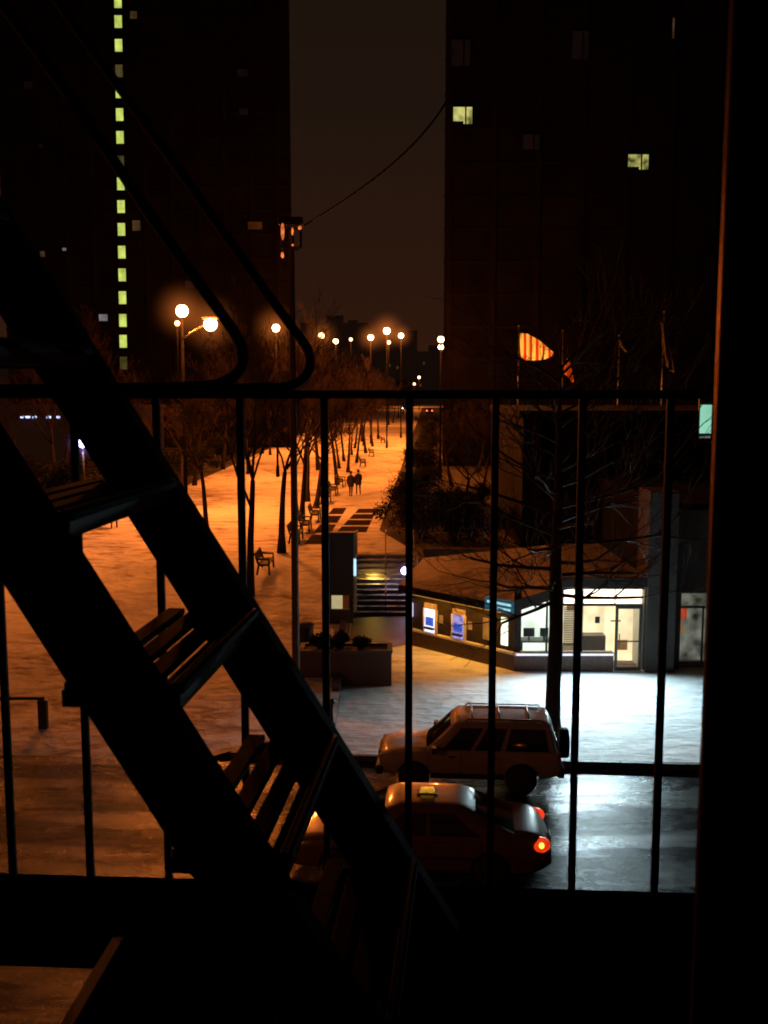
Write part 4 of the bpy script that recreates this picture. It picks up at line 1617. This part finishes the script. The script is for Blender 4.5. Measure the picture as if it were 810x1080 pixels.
mb.build('notice', M['dark_metal'], shop)
mb = MB()
mb.bbox(X(619), X(629), YF + 3.7, YF + 3.78, 1.4, 2.1)
mb.build('wall_poster', M['poster'], shop)
mb = MB()
mb.bbox(X(653), X(664), YF + 1.26, YF + 1.295, 1.55, 1.6)
mb.bbox(X(660), X(672), YF + 1.26, YF + 1.295, 0.55, 0.9)
mb.build('wall_notice', M['poster'], shop)
# slatted blind in the middle window
mb = MB()
for k in range(22):
    mb.bbox(X(594) + 0.04, X(613) - 0.04, YF + 0.14, YF + 0.17, 1.0 + k * 0.06, 1.035 + k * 0.06)
mb.build('slatted_blind', M['dark_metal'], shop)
# roof
roof = MB()
rp = [Vector(v) for v in ((0.55, 36.85, 2.40), (4.02, YF - 0.13, 2.45), (X(592), YF - 0.02, 3.06), (xd1 + 0.1, YF + 0.03, 3.36), (xd1 + 0.1, 41.8, 3.3), (1.6, 41.2, 2.65))]
n_ = len(rp)
cc = Vector((5.6, 37.6, 3.15))
vs = [tuple(v) for v in rp] + [tuple(cc)] + [tuple(v - Vector((0, 0, 0.16))) for v in rp]
fs = [(i, (i + 1) % n_, n_) for i in range(n_)] + [(n_ + 1 + i, n_ + 1 + (i + 1) % n_, (i + 1) % n_, i) for i in range(n_)]
roof.add(vs, fs)
M['roof_snow'] = snow_ground_mat('thin_roof_snow', snow=(0.22, 0.19, 0.185), streak=(0.04, 0.033, 0.03), cover=0.66, stretch=(1, 1, 1), scale=1.2)
roof.build('roof', M['roof_snow'], shop)
mb = MB()
mb.tube([(q.x - 0.05, q.y - 0.1, 1.25), (q.x - 0.05, q.y - 0.1, 1.75)], 0.06)
M['end_glow'] = lit_mat('end_wall_lamp', (0.75, 0.72, 1.0), 2.0, var=0.1)
mb.build('wall_light', M['end_glow'], shop)

# light from the lit front falls on the snow before it
ad = bpy.data.lights.new('shop_front_light', 'AREA')
ad.shape = 'RECTANGLE'
ad.size = 2.2
ad.size_y = 0.30
ad.energy = 680
ad.spread = R(150)
ad.color = (0.66, 0.93, 1.0)
ao = bpy.data.objects.new('shop_front_light', ad)
COL.objects.link(ao)
ao.location = (6.75, YF - 0.16, 2.72)
ao.rotation_euler = (R(-74), 0, 0)

# stone pier, neighbour shop window, podium
pier = MB()
pier.bbox(xd1 + 0.12, xp1, YF - 0.15, YF + 1.4, 0.15, 6.2)
tag(pier.build('stone_pier', M['stone'], bevel=0.02), 'broad grey stone pier right of the lit shop door', 'pier')
nb = thing('neighbour_shop', 'dim shop front with red signs in its window, beyond the stone pier', 'building')
MB().bbox(xp1 + 0.02, xp1 + 0.3, YF + 0.3, YF + 1.4, 0.15, 5.5).build('jamb', M['shop_wall'], nb)
MB().bbox(xp1 + 0.3, 14, YF + 0.5, YF + 0.6, 2.7, 5.5).build('fascia', M['shop_wall'], nb)
MB().bbox(xp1 + 0.3, 14, YF + 0.5, YF + 0.58, 0.15, 0.35).build('plinth', M['shop_base'], nb)
M['dim_room'] = lit_mat('dim_shop_interior', (0.22, 0.20, 0.14), 0.6, var=0.9, scale=2.2)  # interior light painted into the back wall as glow
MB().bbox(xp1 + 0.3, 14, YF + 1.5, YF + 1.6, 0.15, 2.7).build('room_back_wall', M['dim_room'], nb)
MB().bbox(xp1 + 0.3, 14, YF + 0.53, YF + 0.54, 0.35, 2.7).build('window_pane', M['glass'], nb)
mb = MB()
mb.bbox(xp1 + 0.35, xp1 + 0.62, YF + 0.7, YF + 0.72, 1.75, 2.15)
mb.build('window_sign', M['red_sign'], nb)
mb = MB()
mb.bbox(xp1 + 0.38, xp1 + 0.55, YF + 0.7, YF + 0.72, 1.30, 1.55)
mb.build('window_sign', M['poster'], nb)
mb = MB()
mb.bbox(xp1 + 0.3, 14, YF + 0.45, YF + 0.5, 2.20, 2.28)
for xx in (xp1 + 1.1, xp1 + 2.2):
    mb.bbox(xx - 0.03, xx + 0.03, YF + 0.45, YF + 0.5, 0.35, 2.2)
mb.build('window_frame', M['dark_metal'], nb)

pod = thing('podium_block', 'dark low podium block behind the shop roof, below the flagpoles', 'building')
MB().bbox(6.4, 50, 47.2, 60, 0, 8.2).build('wall', M['podium'], pod)
MB().bbox(6.2, 50.2, 47.0, 60.2, 8.2, 8.5).build('roof', M['podium'], pod)
mb = MB()
for i in range(14):
    mb.bbox(7.2 + i * 1.6, 7.4 + i * 1.6, 47.02, 47.18, 2.2, 8.2)
mb.build('facade_ribs', M['tower_trim'], pod)
MB().bbox(xp1, 50, YF + 1.7, 46.0, 0.1, 5.6).build('link_block', M['podium'], pod)

# ------------------------------------------------------------------ flags
M['flag_striped'] = bpy.data.materials.new('red_and_cream_striped_flag')
fm = M['flag_striped']
fm.use_nodes = True
nt = fm.node_tree
N, L = nt.nodes, nt.links
b = N['Principled BSDF']
b.inputs['Roughness'].default_value = 0.9
tc = N.new('ShaderNodeTexCoord')
wv = N.new('ShaderNodeTexWave')
wv.wave_type = 'BANDS'
wv.bands_direction = 'X'
wv.inputs['Scale'].default_value = 0.78
wv.inputs['Distortion'].default_value = 0.6
L.new(tc.outputs['Object'], wv.inputs['Vector'])
cr = N.new('ShaderNodeValToRGB')
cr.color_ramp.elements[0].position = 0.25
cr.color_ramp.elements[0].color = (0.45, 0.02, 0.01, 1)
cr.color_ramp.elements[1].position = 0.42
cr.color_ramp.elements[1].color = (0.85, 0.80, 0.62, 1)
L.new(wv.outputs['Fac'], cr.inputs[0])
L.new(cr.outputs[0], b.inputs['Base Color'])
M['flag_red'] = mat('orange_red_flag', (0.55, 0.12, 0.03), rough=0.9, var=0.4, scale=2)
M['flag_grey'] = mat('dull_grey_flag', (0.12, 0.11, 0.10), rough=0.9, var=0.4, scale=2)


def flag(px_pole, pole_top, poly, material, label, lit, Y=68.0):
    b0 = on_y(px_pole, 440, Y)
    o = thing('flagpole', label, 'flag', (b0.x, Y, 2.0), 0, 'flagpoles before the office tower')
    tz = on_y(px_pole, pole_top, Y).z - 2.0
    MB().tube([(0, 0, 0), (0, 0, tz)], [0.06, 0.035], 8).build('pole', M['alloy'], o)
    MB().ball((0, 0, tz + 0.06), 0.08, 10).build('finial', M['alloy'], o)
    # cloth: a curtain between an upper and a lower outline, with folds
    up, lo = poly
    mb = MB()
    n, k = 36, 8
    vs = []
    for i in range(n + 1):
        f = i / n

        def along(pl):
            g = f * (len(pl) - 1)
            a = min(int(g), len(pl) - 2)
            h_ = g - a
            return (pl[a][0] + (pl[a + 1][0] - pl[a][0]) * h_, pl[a][1] + (pl[a + 1][1] - pl[a][1]) * h_)
        u_, l_ = along(up), along(lo)
        A_, B_ = on_y(*u_, Y), on_y(*l_, Y)
        for j in range(k + 1):
            g = j / k
            q_ = A_.lerp(B_, g)
            vs.append((q_.x - b0.x, 0.22 * sin(f * 17 + g * 1.4) * (0.35 + 0.65 * g) + 0.06 * sin(f * 41 + g * 3), q_.z - 2.0))
    fs = [(i * (k + 1) + j, (i + 1) * (k + 1) + j, (i + 1) * (k + 1) + j + 1, i * (k + 1) + j + 1) for i in range(n) for j in range(k)]
    mb.add(vs, fs, True)
    mb.build('flag_cloth', material, o)
    if lit:
        fl = bpy.data.lights.new('flag_spot', 'SPOT')
        fl.energy = lit
        fl.color = (1.0, 0.42, 0.06)
        fl.spot_size = R(26)
        fl.spot_blend = 0.4
        so = bpy.data.objects.new('flag_spot', fl)
        COL.objects.link(so)
        mid = on_y((up[0][0] + up[-1][0]) / 2, (up[0][1] + lo[0][1]) / 2, Y)
        src = Vector((mid.x - 1.0, Y - 4.5, 9.1))
        so.location = src
        so.rotation_euler = (mid - src).to_track_quat('-Z', 'Y').to_euler()
        mb = MB()
        mm = (mid - src).to_track_quat('Z', 'Y').to_matrix()
        sm = thing('flag_floodlight', 'small floodlight on the podium roof aimed at the %s flag' % ('striped' if lit > 1500 else 'orange'), 'floodlight', tuple(src))
        mb.lathe([(0.10, -0.30), (0.13, -0.1), (0.14, -0.06)], (0, 0, 0), 14, mm)
        mb.build('lamp_housing', M['dark_metal'], sm)
        MB().tube([(0, 0, -0.65), (0, 0, -0.15)], 0.03).build('stand', M['dark_metal'], sm)
    return o


flag(546, 345, ([(548, 351), (556, 352), (566, 357), (575, 364), (583, 371)], [(550, 380), (558, 380), (566, 380), (575, 379), (583, 375)]), M['flag_striped'], 'flagpole with the brightly lit red and cream striped flag', 2100)
flag(592, 350, ([(594, 390), (598, 378), (600, 379)], [(595, 394), (602, 401), (605, 404)]), M['flag_red'], 'flagpole with a limp orange red flag right of the striped one', 700)
flag(651, 355, ([(652, 358), (655, 359), (658, 364)], [(655, 366), (659, 370), (661, 372)]), M['flag_grey'], 'flagpole with a small dull drooping flag', 0)
flag(697, 330, ([(697, 338), (700, 345), (704, 356)], [(700, 370), (704, 388), (711, 394)]), M['flag_grey'], 'rightmost flagpole with a long limp grey flag', 0)

# ------------------------------------------------------------------ pylon, planter, bin
p = on_z(359, 690, 0.15)
PY = 36.5
x0, x1 = on_y(345, 600, PY).x, on_y(373, 600, PY).x
zt, zm = on_y(359, 561, PY).z, on_y(359, 627, PY).z
py_ = thing('sign_pylon', 'tall black sign pylon with a lit white panel low down, behind the planter', 'sign', ((x0 + x1) / 2, PY, 0.15 if (x0 + x1) / 2 > STAIR_X0 else ground_z((x0 + x1) / 2, PY)))
bz = py_.location.z
w2 = (x1 - x0) / 2
MB().box((0, 0, (zt + zm) / 2 - bz), (2 * w2, 0.35, zt - zm)).build('sign_board', M['plastic'], py_, bevel=0.02)
for sx in (-1, 1):
    MB().box((sx * (w2 - 0.09), 0, (zm - bz) / 2), (0.13, 0.2, zm - bz)).build('post', M['dark_metal'], py_)
MB().box((0.10 * 0, 0, 0.25), (2 * w2 - 0.3, 0.3, 0.5)).build('plinth', M['stone'], py_, bevel=0.02)
M['pylon_white'] = lit_mat('pylon_lit_panel', (0.80, 0.66, 0.34), 0.55, var=0.2, scale=1.0)
M['pylon_cyan'] = lit_mat('pylon_side_light', (0.42, 0.72, 1.0), 1.2, var=0.25, scale=1.2)
M['pylon_edge'] = mat('pale_pylon_edge', (0.35, 0.36, 0.33), rough=0.6, var=0.3, scale=4)
MB().box((-0.14, 0, 0.5 + (zm - bz - 0.5) / 2), (0.42, 0.06, zm - bz - 0.52)).build('lit_panel', M['pylon_white'], py_)
MB().box((w2 + 0.05, 0.1, (zt + 0.4 - bz) / 2), (0.10, 0.32, zt - 0.4 - bz)).build('side_edge', M['pylon_edge'], py_, bevel=0.01)
zc = on_y(371, 598, PY).z - bz
MB().box((w2 + 0.05, -0.075, zc), (0.09, 0.03, 0.62)).build('side_light', M['pylon_cyan'], py_)

pl_c = on_z(364, 722, 0.15)
xl, xr = on_y(316, 710, 31.6).x, on_y(413, 710, 31.6).x
plr = thing('planter', 'long dark brick planter box with low shrubs before the black pylon', 'planter', ((xl + xr) / 2, 32.1, 0.15))
wv2 = (xr - xl) / 2
mb = MB()
mb.bbox(-wv2, wv2, -0.5, 0.5, 0.0, 1.08)
mb.build('box', M['brick'], plr, bevel=0.02)
mb = MB()
for a in ((-wv2 - 0.03, wv2 + 0.03, -0.53, -0.37), (-wv2 - 0.03, wv2 + 0.03, 0.37, 0.53), (-wv2 - 0.03, -wv2 + 0.13, -0.368, 0.368), (wv2 - 0.13, wv2 + 0.03, -0.368, 0.368)):
    mb.bbox(*a, 1.082, 1.16)
mb.build('coping', M['step_snow'], plr, bevel=0.01)
MB().bbox(-wv2 + 0.14, wv2 - 0.14, -0.36, 0.36, 1.083, 1.10).build('soil', M['soil'], plr)
for i, (xx, k) in enumerate(((-0.85, 0.75), (-0.2, 0.9), (0.45, 0.65))):
    a, b = shrub_mesh(60 + i, 0.55, 0.35, 0.62 * k, 1300)
    o = thing('shrub', ('left', 'tallest middle', 'small right')[i] + ' low evergreen shrub growing in the brick planter', 'shrub', (plr.location.x + xx, 32.1, 1.24), i * 2, 'shrubs in the brick planter')
    a.build('foliage', M['leaf'], o)
    b.build('stem', M['bark'], o)

q = on_ground(322, 684)
bn = thing('litter_bin', 'dark litter bin just left of the black pylon', 'bin', (q.x, q.y, ground_z(q.x, q.y)))
MB().lathe([(0.24, 0.02), (0.27, 0.1), (0.29, 0.75), (0.27, 0.78)], (0, 0, 0), 18).build('body', M['dark_metal'], bn)
MB().lathe([(0.30, 0.781), (0.31, 0.83), (0.22, 0.92), (0.05, 0.96)], (0, 0, 0), 18).build('lid', M['step_snow'], bn)

# ------------------------------------------------------------------ benches
def make_bench():
    o = thing('park_bench', 'bench', 'bench')
    mb = MB()
    for i in range(4):
        mb.box((0, -0.18 + i * 0.125, 0.45), (1.75, 0.115, 0.06))
    mb.build('seat', M['wood'], o, bevel=0.006)
    mb = MB()
    mr_ = Matrix.Rotation(R(-12), 3, 'X')
    for i in range(3):
        mb.box((0, 0.29 + i * 0.035, 0.60 + i * 0.13), (1.75, 0.05, 0.12), m=mr_)
    mb.build('backrest', M['wood'], o, bevel=0.006)
    for sx in (-0.78, 0.78):
        mb = MB()
        mb.tube([(sx, -0.22, 0), (sx, -0.20, 0.42), (sx, -0.20, 0.66), (sx, 0.25, 0.68)], 0.045)
        mb.tube([(sx, 0.30, 0), (sx, 0.22, 0.42), (sx, 0.38, 0.92)], 0.045)
        mb.tube([(sx, -0.20, 0.42), (sx, 0.24, 0.42)], 0.045)
        mb.build('leg_frame', M['dark_metal'], o)
    return o


bench = make_bench()
bspots = [(281, 603), (313, 571), (323, 560), (333, 549), (344, 531), (352, 522), (360, 513), (383, 492), (392, 481), (404, 467)]
for i, (px, py) in enumerate(bspots):
    p = on_ground(px, py)
    o = bench if i == 0 else copy_tree(bench)
    o.location = (p.x, p.y, ground_z(p.x, p.y))
    o.rotation_euler = (0, 0, R(90 - 2.5) + rng.uniform(-0.05, 0.05))
    o['label'] = '%s park bench along the tree row, counting away from the planter' % ordw[i]
    o['group'] = 'benches along the tree row'
o = copy_tree(bench)
p = on_ground(108, 556)
o.location = (p.x, p.y, ground_z(p.x, p.y))
o.rotation_euler = (0, 0, R(160))
o['label'] = 'lone park bench on the open snow at the left, behind the fire stair'
o['group'] = 'benches on the open snow'

# low barrier by the kerb at the left
a, b = on_ground(6, 768), on_ground(46, 768)
lb = thing('low_barrier', 'low square pipe barrier on the snow at the far left', 'barrier', ((a.x + b.x) / 2 - 0.5, a.y, ground_z(a.x, a.y)))
hx = (b.x - a.x) / 2 + 0.5
MB().box((0, 0, 0.86), (2 * hx + 0.1, 0.09, 0.09)).build('rail', M['dark_metal'], lb, bevel=0.01)
for sx in (-1, 1):
    MB().box((sx * hx, 0, 0.41), (0.24, 0.2, 0.82)).build('post', M['dark_metal'], lb, bevel=0.02)
# short kerbside bollard with a rounded head
p = on_ground(350, 765)
bo = thing('bollard', 'short black bollard with a knob head on the snowy pavement near the parked off-roader', 'bollard', (p.x, p.y, ground_z(p.x, p.y)))
MB().lathe([(0.11, 0), (0.10, 0.06), (0.055, 0.12), (0.05, 0.60)], n=14).build('post', M['dark_metal'], bo)
MB().ball((0, 0, 0.68), 0.10, 12).build('knob', M['dark_metal'], bo)

# ------------------------------------------------------------------ utility pole and cable
ub = (on_y(310, 500, 27.0).x, 27.0)
up = thing('utility_pole', 'tall brown utility pole with a caged lamp box at its top', 'pole', (ub[0], ub[1], ground_z(*ub)))
bz = up.location.z
zt = on_y(310, 243, 27.0).z - bz
M['pole_wood'] = mat('weathered_pole', (0.11, 0.07, 0.045), rough=0.85, var=0.35, scale=10, bump=0.4, stretch=(6, 6, 0.6))
MB().tube([(0, 0, 0), (0, 0, 4), (0, 0, zt)], [0.115, 0.10, 0.075], 12).build('pole', M['pole_wood'], up)
M['cage_glint'] = lit_mat('orange_painted_glint', (1.0, 0.22, 0.05), 0.9, var=0.6, scale=12)
cage = MB()
for sx in (-1, 1):
    for sy in (-1, 1):
        cage.tube([(sx * 0.24, sy * 0.2, zt - 0.45), (sx * 0.24, sy * 0.2, zt + 0.08)], 0.018, 6)
for zz in (zt - 0.45, zt + 0.08):
    cage.box((0, 0.2, zz), (0.52, 0.035, 0.035))
    cage.box((0, -0.2, zz), (0.52, 0.035, 0.035))
    cage.box((-0.24, 0, zz), (0.035, 0.365, 0.03))
    cage.box((0.24, 0, zz), (0.035, 0.365, 0.03))
cage.build('lamp_cage', M['tread_iron'], up)
MB().box((0, 0, zt + 0.21), (0.62, 0.5, 0.20)).build('cap', M['dark_metal'], up, bevel=0.04)
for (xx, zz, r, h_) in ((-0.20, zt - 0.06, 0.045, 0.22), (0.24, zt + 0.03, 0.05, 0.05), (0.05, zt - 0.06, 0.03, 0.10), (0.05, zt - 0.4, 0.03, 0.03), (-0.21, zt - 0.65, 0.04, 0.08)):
    MB().ball((xx, -0.24, zz), r, 10, (1, 1, h_ / r)).build('glint_bead', M['cage_glint'], up)  # glowing beads stand in for orange sparkles on the cage
A_ = Vector((ub[0] + 0.2, ub[1], bz + zt + 0.05))
B_ = on_y(486, 78, 97.8)
mb = MB()
pts = []
for i in range(41):
    f = i / 40
    q_ = A_.lerp(B_, f)
    q_.z -= 1.3 * 4 * f * (1 - f)
    pts.append(q_)
mb.tube(pts, [0.018 + 0.10 * i / 40 for i in range(41)], 6)
tag(mb.build('overhead_cable', M['rubber']), 'black overhead cable sagging from the utility pole up to the office tower', 'cable')

# ------------------------------------------------------------------ two people on the terrace
def person(loc, rz, label, seed):
    o = bpy.data.objects.new('person', None)
    J = {'pel': (0, 0, 0.95, .13), 'chest': (0.02, 0, 1.28, .15), 'neck': (0.03, 0, 1.48, .055), 'headb': (0.05, 0, 1.58, .085), 'head': (0.05, 0, 1.68, .095),
         'shl': (0.02, .17, 1.40, .07), 'ell': (-0.06, .24, 1.13, .052), 'wrl': (0.06, .24, 0.90, .04), 'hdl': (0.10, .24, 0.81, .042),
         'shr': (0.02, -.17, 1.40, .07), 'elr': (0.08, -.23, 1.13, .052), 'wrr': (0.22, -.20, 0.96, .04), 'hdr': (0.28, -.19, 0.90, .042),
         'hpl': (0, .09, 0.90, .10), 'knl': (0.16, .10, 0.50, .065), 'anl': (0.14, .10, 0.10, .045), 'tol': (0.29, .11, 0.045, .04),
         'hpr': (0, -.09, 0.90, .10), 'knr': (-0.06, -.10, 0.49, .065), 'anr': (-0.24, -.10, 0.13, .045), 'tor': (-0.10, -.11, 0.045, .04)}
    E = [('pel', 'chest'), ('chest', 'neck'), ('neck', 'headb'), ('headb', 'head'), ('chest', 'shl'), ('shl', 'ell'), ('ell', 'wrl'), ('wrl', 'hdl'), ('chest', 'shr'), ('shr', 'elr'), ('elr', 'wrr'), ('wrr', 'hdr'),
         ('pel', 'hpl'), ('hpl', 'knl'), ('knl', 'anl'), ('anl', 'tol'), ('pel', 'hpr'), ('hpr', 'knr'), ('knr', 'anr'), ('anr', 'tor')]
    keys = list(J)
    me = bpy.data.meshes.new('person')
    me.from_pydata([J[k][:3] for k in keys], [(keys.index(a), keys.index(b)) for a, b in E], [])
    b_ = bpy.data.objects.new('person', me)
    COL.objects.link(b_)
    sk = b_.modifiers.new('skin', 'SKIN')
    for i, k in enumerate(keys):
        me.skin_vertices[0].data[i].radius = (J[k][3], J[k][3])
        me.skin_vertices[0].data[i].use_root = (k == 'pel')
    b_.modifiers.new('sub', 'SUBSURF').levels = 2
    b_.modifiers['sub'].render_levels = 2
    bpy.context.view_layer.update()
    realise(b_)
    for pl_ in b_.data.polygons:
        pl_.use_smooth = True
    b_.data.materials.clear()
    b_.data.materials.append(M['cloth_blue'])
    b_.data.materials.append(M['skin'])
    for pl_ in b_.data.polygons:
        pl_.material_index = 1 if pl_.center.z > 1.5 or (abs(pl_.center.y) > 0.15 and pl_.center.z < 0.93) else 0
    bpy.data.objects.remove(o)
    b_.location = loc
    b_.rotation_euler = (0, 0, rz)
    tag(b_, label, 'person', 'people walking on the terrace')
    mb = MB()
    mb.lathe([(0.20, 0.72), (0.21, 0.86), (0.19, 1.05), (0.205, 1.25), (0.19, 1.40), (0.09, 1.49), (0.07, 1.53)], (0.015, 0, 0), 18, Matrix.Diagonal(Vector((0.86, 1.08, 1))))
    for sd in ('l', 'r'):
        mb.tube([Vector(J['sh' + sd][:3]), Vector(J['el' + sd][:3]), Vector(J['wr' + sd][:3])], [0.085, 0.068, 0.056], 10)
    mb.build('coat', M['cloth_dark'], b_)
    mb = MB()
    mb.ball((0.03, 0, 1.70), 0.115, 14, (1, 0.92, 1))
    mb.build('hair', M['hair'], b_)
    return b_


for px, lab, a in ((370, 'person in a dark coat walking on the terrace, nearer the benches', 1.4), (378, 'person in a dark coat walking on the terrace, right of their companion', 1.75)):
    p = on_z(px, 524 if px < 374 else 522, 2.0)
    person((p.x, p.y, 2.0), a, lab, px)

# ------------------------------------------------------------------ fire escape
YB = 2.08
fe = thing('fire_escape_balcony', 'black iron fire escape balcony railing with square bars, right outside the window', 'fire escape', (0, YB, 8.515), R(-3.4))
fz = 8.515
bx = []
i = -9
while True:
    x = 0.0518 + i * 0.173
    if x > 1.1:
        break
    bx.append(x)
    i += 1
ztop = on_y(405, 418, YB).z
for x in bx:
    mb = MB()
    mb.box((x, 0, (ztop - fz) / 2), (0.0150, 0.0150, ztop - fz), rz=R(0))
    mb.build('baluster', M['iron'], fe, bevel=0.002)
mb = MB()
mb.box((-0.25, 0, ztop - fz + 0.004), (2.9, 0.034, 0.017))
mb.build('top_rail', M['iron'], fe, bevel=0.003)
mb = MB()
mb.box((-0.25, 0.028, -0.035), (2.9, 0.012, 0.09))
mb.box((-0.25, 0.0, -0.05), (2.9, 0.045, 0.008))
mb.box((-0.25, 0.0, 0.012), (2.9, 0.028, 0.014))
mb.build('outer_beam', M['floor_iron'], fe, bevel=0.002)
# floor grid: bars on edge, denser strip outside, hatch opening at the left
y = -0.03
while y > -1.18:
    mb = MB()
    x_from = -1.7 if y > -0.19 else -0.50
    mb.bbox(x_from, 1.2, y - 0.004, y + 0.004, -0.055, 0.0)
    mb.build('floor_bar', M['floor_iron'], fe)
    y -= 0.030
for xx in (-0.48, 0.35, 0.9):
    mb = MB()
    mb.bbox(xx - 0.02, xx + 0.02, -1.2, -0.01, -0.10, -0.056)
    mb.build('floor_joist', M['iron'], fe)
mb = MB()
mb.bbox(-1.7, -0.53, -0.218, -0.206, -0.056, 0.002)
mb.build('hatch_edge', M['floor_iron'], fe)
mb = MB()
mb.bbox(-0.527, -0.503, -1.2, -0.20, -0.03, 0.003)
mb.build('hatch_edge', M['tread_iron'], fe, bevel=0.002)

# stair
RUN, RISE, TW = 0.147, 0.237, 0.484
YAW = R(-5.2)
t2 = 1.40
d2 = ray(190, 720) * t2
N2 = Vector((0, 0, EYE)) + d2
fs_ = thing('fire_escape_stair', 'steep black iron fire escape stair with slatted treads crossing before the window', 'fire stair', tuple(N2), YAW)
# local: +x run (down to the right), +y away from the window, z up; tread 2 nosing starts at the origin
sl = Vector((RUN, 0, -RISE)).normalized()
pn = Vector((RISE, 0, RUN)).normalized()


def stringer(y, off0, off1, name):
    a, b = -1.35, 0.80
    mb = MB()
    P0, P1 = sl * a, sl * b
    q = [P0 + pn * off0, P1 + pn * off0, P1 + pn * off1, P0 + pn * off1]
    mb.prism([v + Vector((0, y, 0)) for v in q], (0, 0.008, 0))
    for off in (off0, off1):
        q = [P0 + pn * (off - 0.004), P1 + pn * (off - 0.004), P1 + pn * (off + 0.004), P0 + pn * (off + 0.004)]
        mb.prism([v + Vector((0, y - 0.018, 0)) for v in q], (0, 0.044, 0))
    return mb.build(name, M['iron'], fs_, bevel=0.0015)


stringer(-0.02, -0.022, -0.115, 'stringer')
stringer(TW + 0.012, -0.009, -0.108, 'stringer')
for k in range(-4, 3):
    ox, oz = k * RUN, -k * RISE
    tread = bpy.data.objects.new('tread', None)
    COL.objects.link(tread)
    tread.parent = fs_
    tread.location = (ox, 0, oz)
    for j in range(4):
        x = -0.165 + j * 0.046
        mb = MB()
        mb.bbox(x, x + 0.032, 0.0, TW, -0.016, -0.004)
        mb.build('slat', M['slat_iron'], tread, bevel=0.002)
    mb = MB()
    mb.bbox(-0.012, 0.0, -0.003, TW + 0.003, -0.040, 0.0)
    mb.build('nosing', M['tread_iron'], tread, bevel=0.002)
    for yy in (0.004, TW - 0.012):
        mb = MB()
        mb.bbox(-0.17, -0.013, yy, yy + 0.008, -0.040, -0.017)
        mb.build('bracket', M['iron'], tread)


def rail(pxs, Y, r, name):
    mb = MB()
    pts = [on_y(a, b, Y) for a, b in pxs]
    # rounded with Catmull-Rom
    out = []
    for i in range(len(pts) - 1):
        p0, p1, p2, p3 = pts[max(i - 1, 0)], pts[i], pts[i + 1], pts[min(i + 2, len(pts) - 1)]
        for s in range(6):
            t = s / 6
            out.append(0.5 * ((2 * p1) + (p2 - p0) * t + (2 * p0 - 5 * p1 + 4 * p2 - p3) * t * t + (3 * p1 - p0 - 3 * p2 + p3) * t ** 3))
    out.append(pts[-1])
    inv = Matrix.Rotation(-YAW, 4, 'Z') @ Matrix.Translation(-N2)
    mb.tube([inv @ v for v in out], r, 10)
    return mb.build(name, M['iron'], fs_)


rail([(-160, -210), (-60, -80), (40, 55), (100, 140), (158, 226), (205, 292), (240, 340), (254, 365), (254, 388), (238, 402), (205, 408), (100, 410), (-60, 412), (-200, 412)], N2.y, 0.0075, 'handrail')
rail([(-60, -180), (20, -58), (60, 0), (130, 98), (204, 200), (262, 282), (305, 341), (325, 370), (325, 392), (308, 406), (270, 409), (150, 411), (0, 412), (-130, 412)], N2.y + TW, 0.0085, 'handrail')

# ------------------------------------------------------------------ the window we look through
wf = thing('window_frame', 'dark window jamb with a thin metal strip, closing the view at the right', 'window', (0, 0.8, 9.0))
M['jamb'] = mat('black_window_paint', (0.0022, 0.002, 0.0018), rough=0.9, var=0.3, scale=9, spec=0.0)
MB().bbox(0.287, 0.36, -0.10, 0.10, -0.9, 2.4).build('outer_jamb', M['jamb'], wf, bevel=0.004)
MB().bbox(0.1895, 0.40, -0.30, -0.22, -0.9, 2.4).build('inner_jamb', M['jamb'], wf, bevel=0.003)
MB().bbox(0.361, 0.40, -0.219, 0.10, -0.9, 2.4).build('jamb_lining', M['jamb'], wf)
M['strip'] = mat('orange_tinted_strip', (0.34, 0.19, 0.09), rough=0.4, metal=1.0, var=0.5, scale=9, stretch=(1, 1, 0.35), rvar=0.15)  # orange base colour stands in for lamps reflected in the metal edge
MB().tube([(0.1872, -0.222, -0.9), (0.1876, -0.222, 2.4)], 0.0016, 10).build('metal_strip', M['strip'], wf)
MB().bbox(-1.25, 0.40, -0.30, 0.16, -0.95, -0.905).build('sill', M['stone'], wf)
MB().bbox(-1.25, 0.40, -0.30, 0.10, 2.405, 2.5).build('head', M['plastic'], wf)
MB().bbox(-1.25, -1.15, -0.30, 0.10, -0.9, 2.4).build('outer_jamb', M['jamb'], wf)
fw = MB()
fw.bbox(0.405, 8, 0.52, 0.90, 0, 14)
fw.bbox(-8, -1.255, 0.52, 0.90, 0, 14)
fw.bbox(-1.255, 0.405, 0.52, 0.90, 0, 8.04)
fw.bbox(-1.255, 0.405, 0.52, 0.90, 11.51, 14)
tag(fw.build('apartment_wall', M['brick']), 'dark brick apartment wall holding the window at the right edge', 'wall')

# ------------------------------------------------------------------ render settings
scene.view_settings.view_transform = 'Standard'
scene.view_settings.look = 'None'
scene.view_settings.exposure = 0
scene.view_settings.gamma = 1
scene.cycles.use_denoising = True
scene.cycles.max_bounces = 6
scene.cycles.diffuse_bounces = 3
scene.cycles.transparent_max_bounces = 16
scene.cycles.sample_clamp_indirect = 3.0
scene.cycles.filter_width = 1.9
scene.cycles.volume_step_rate = 1.0
scene.cycles.use_light_tree = True
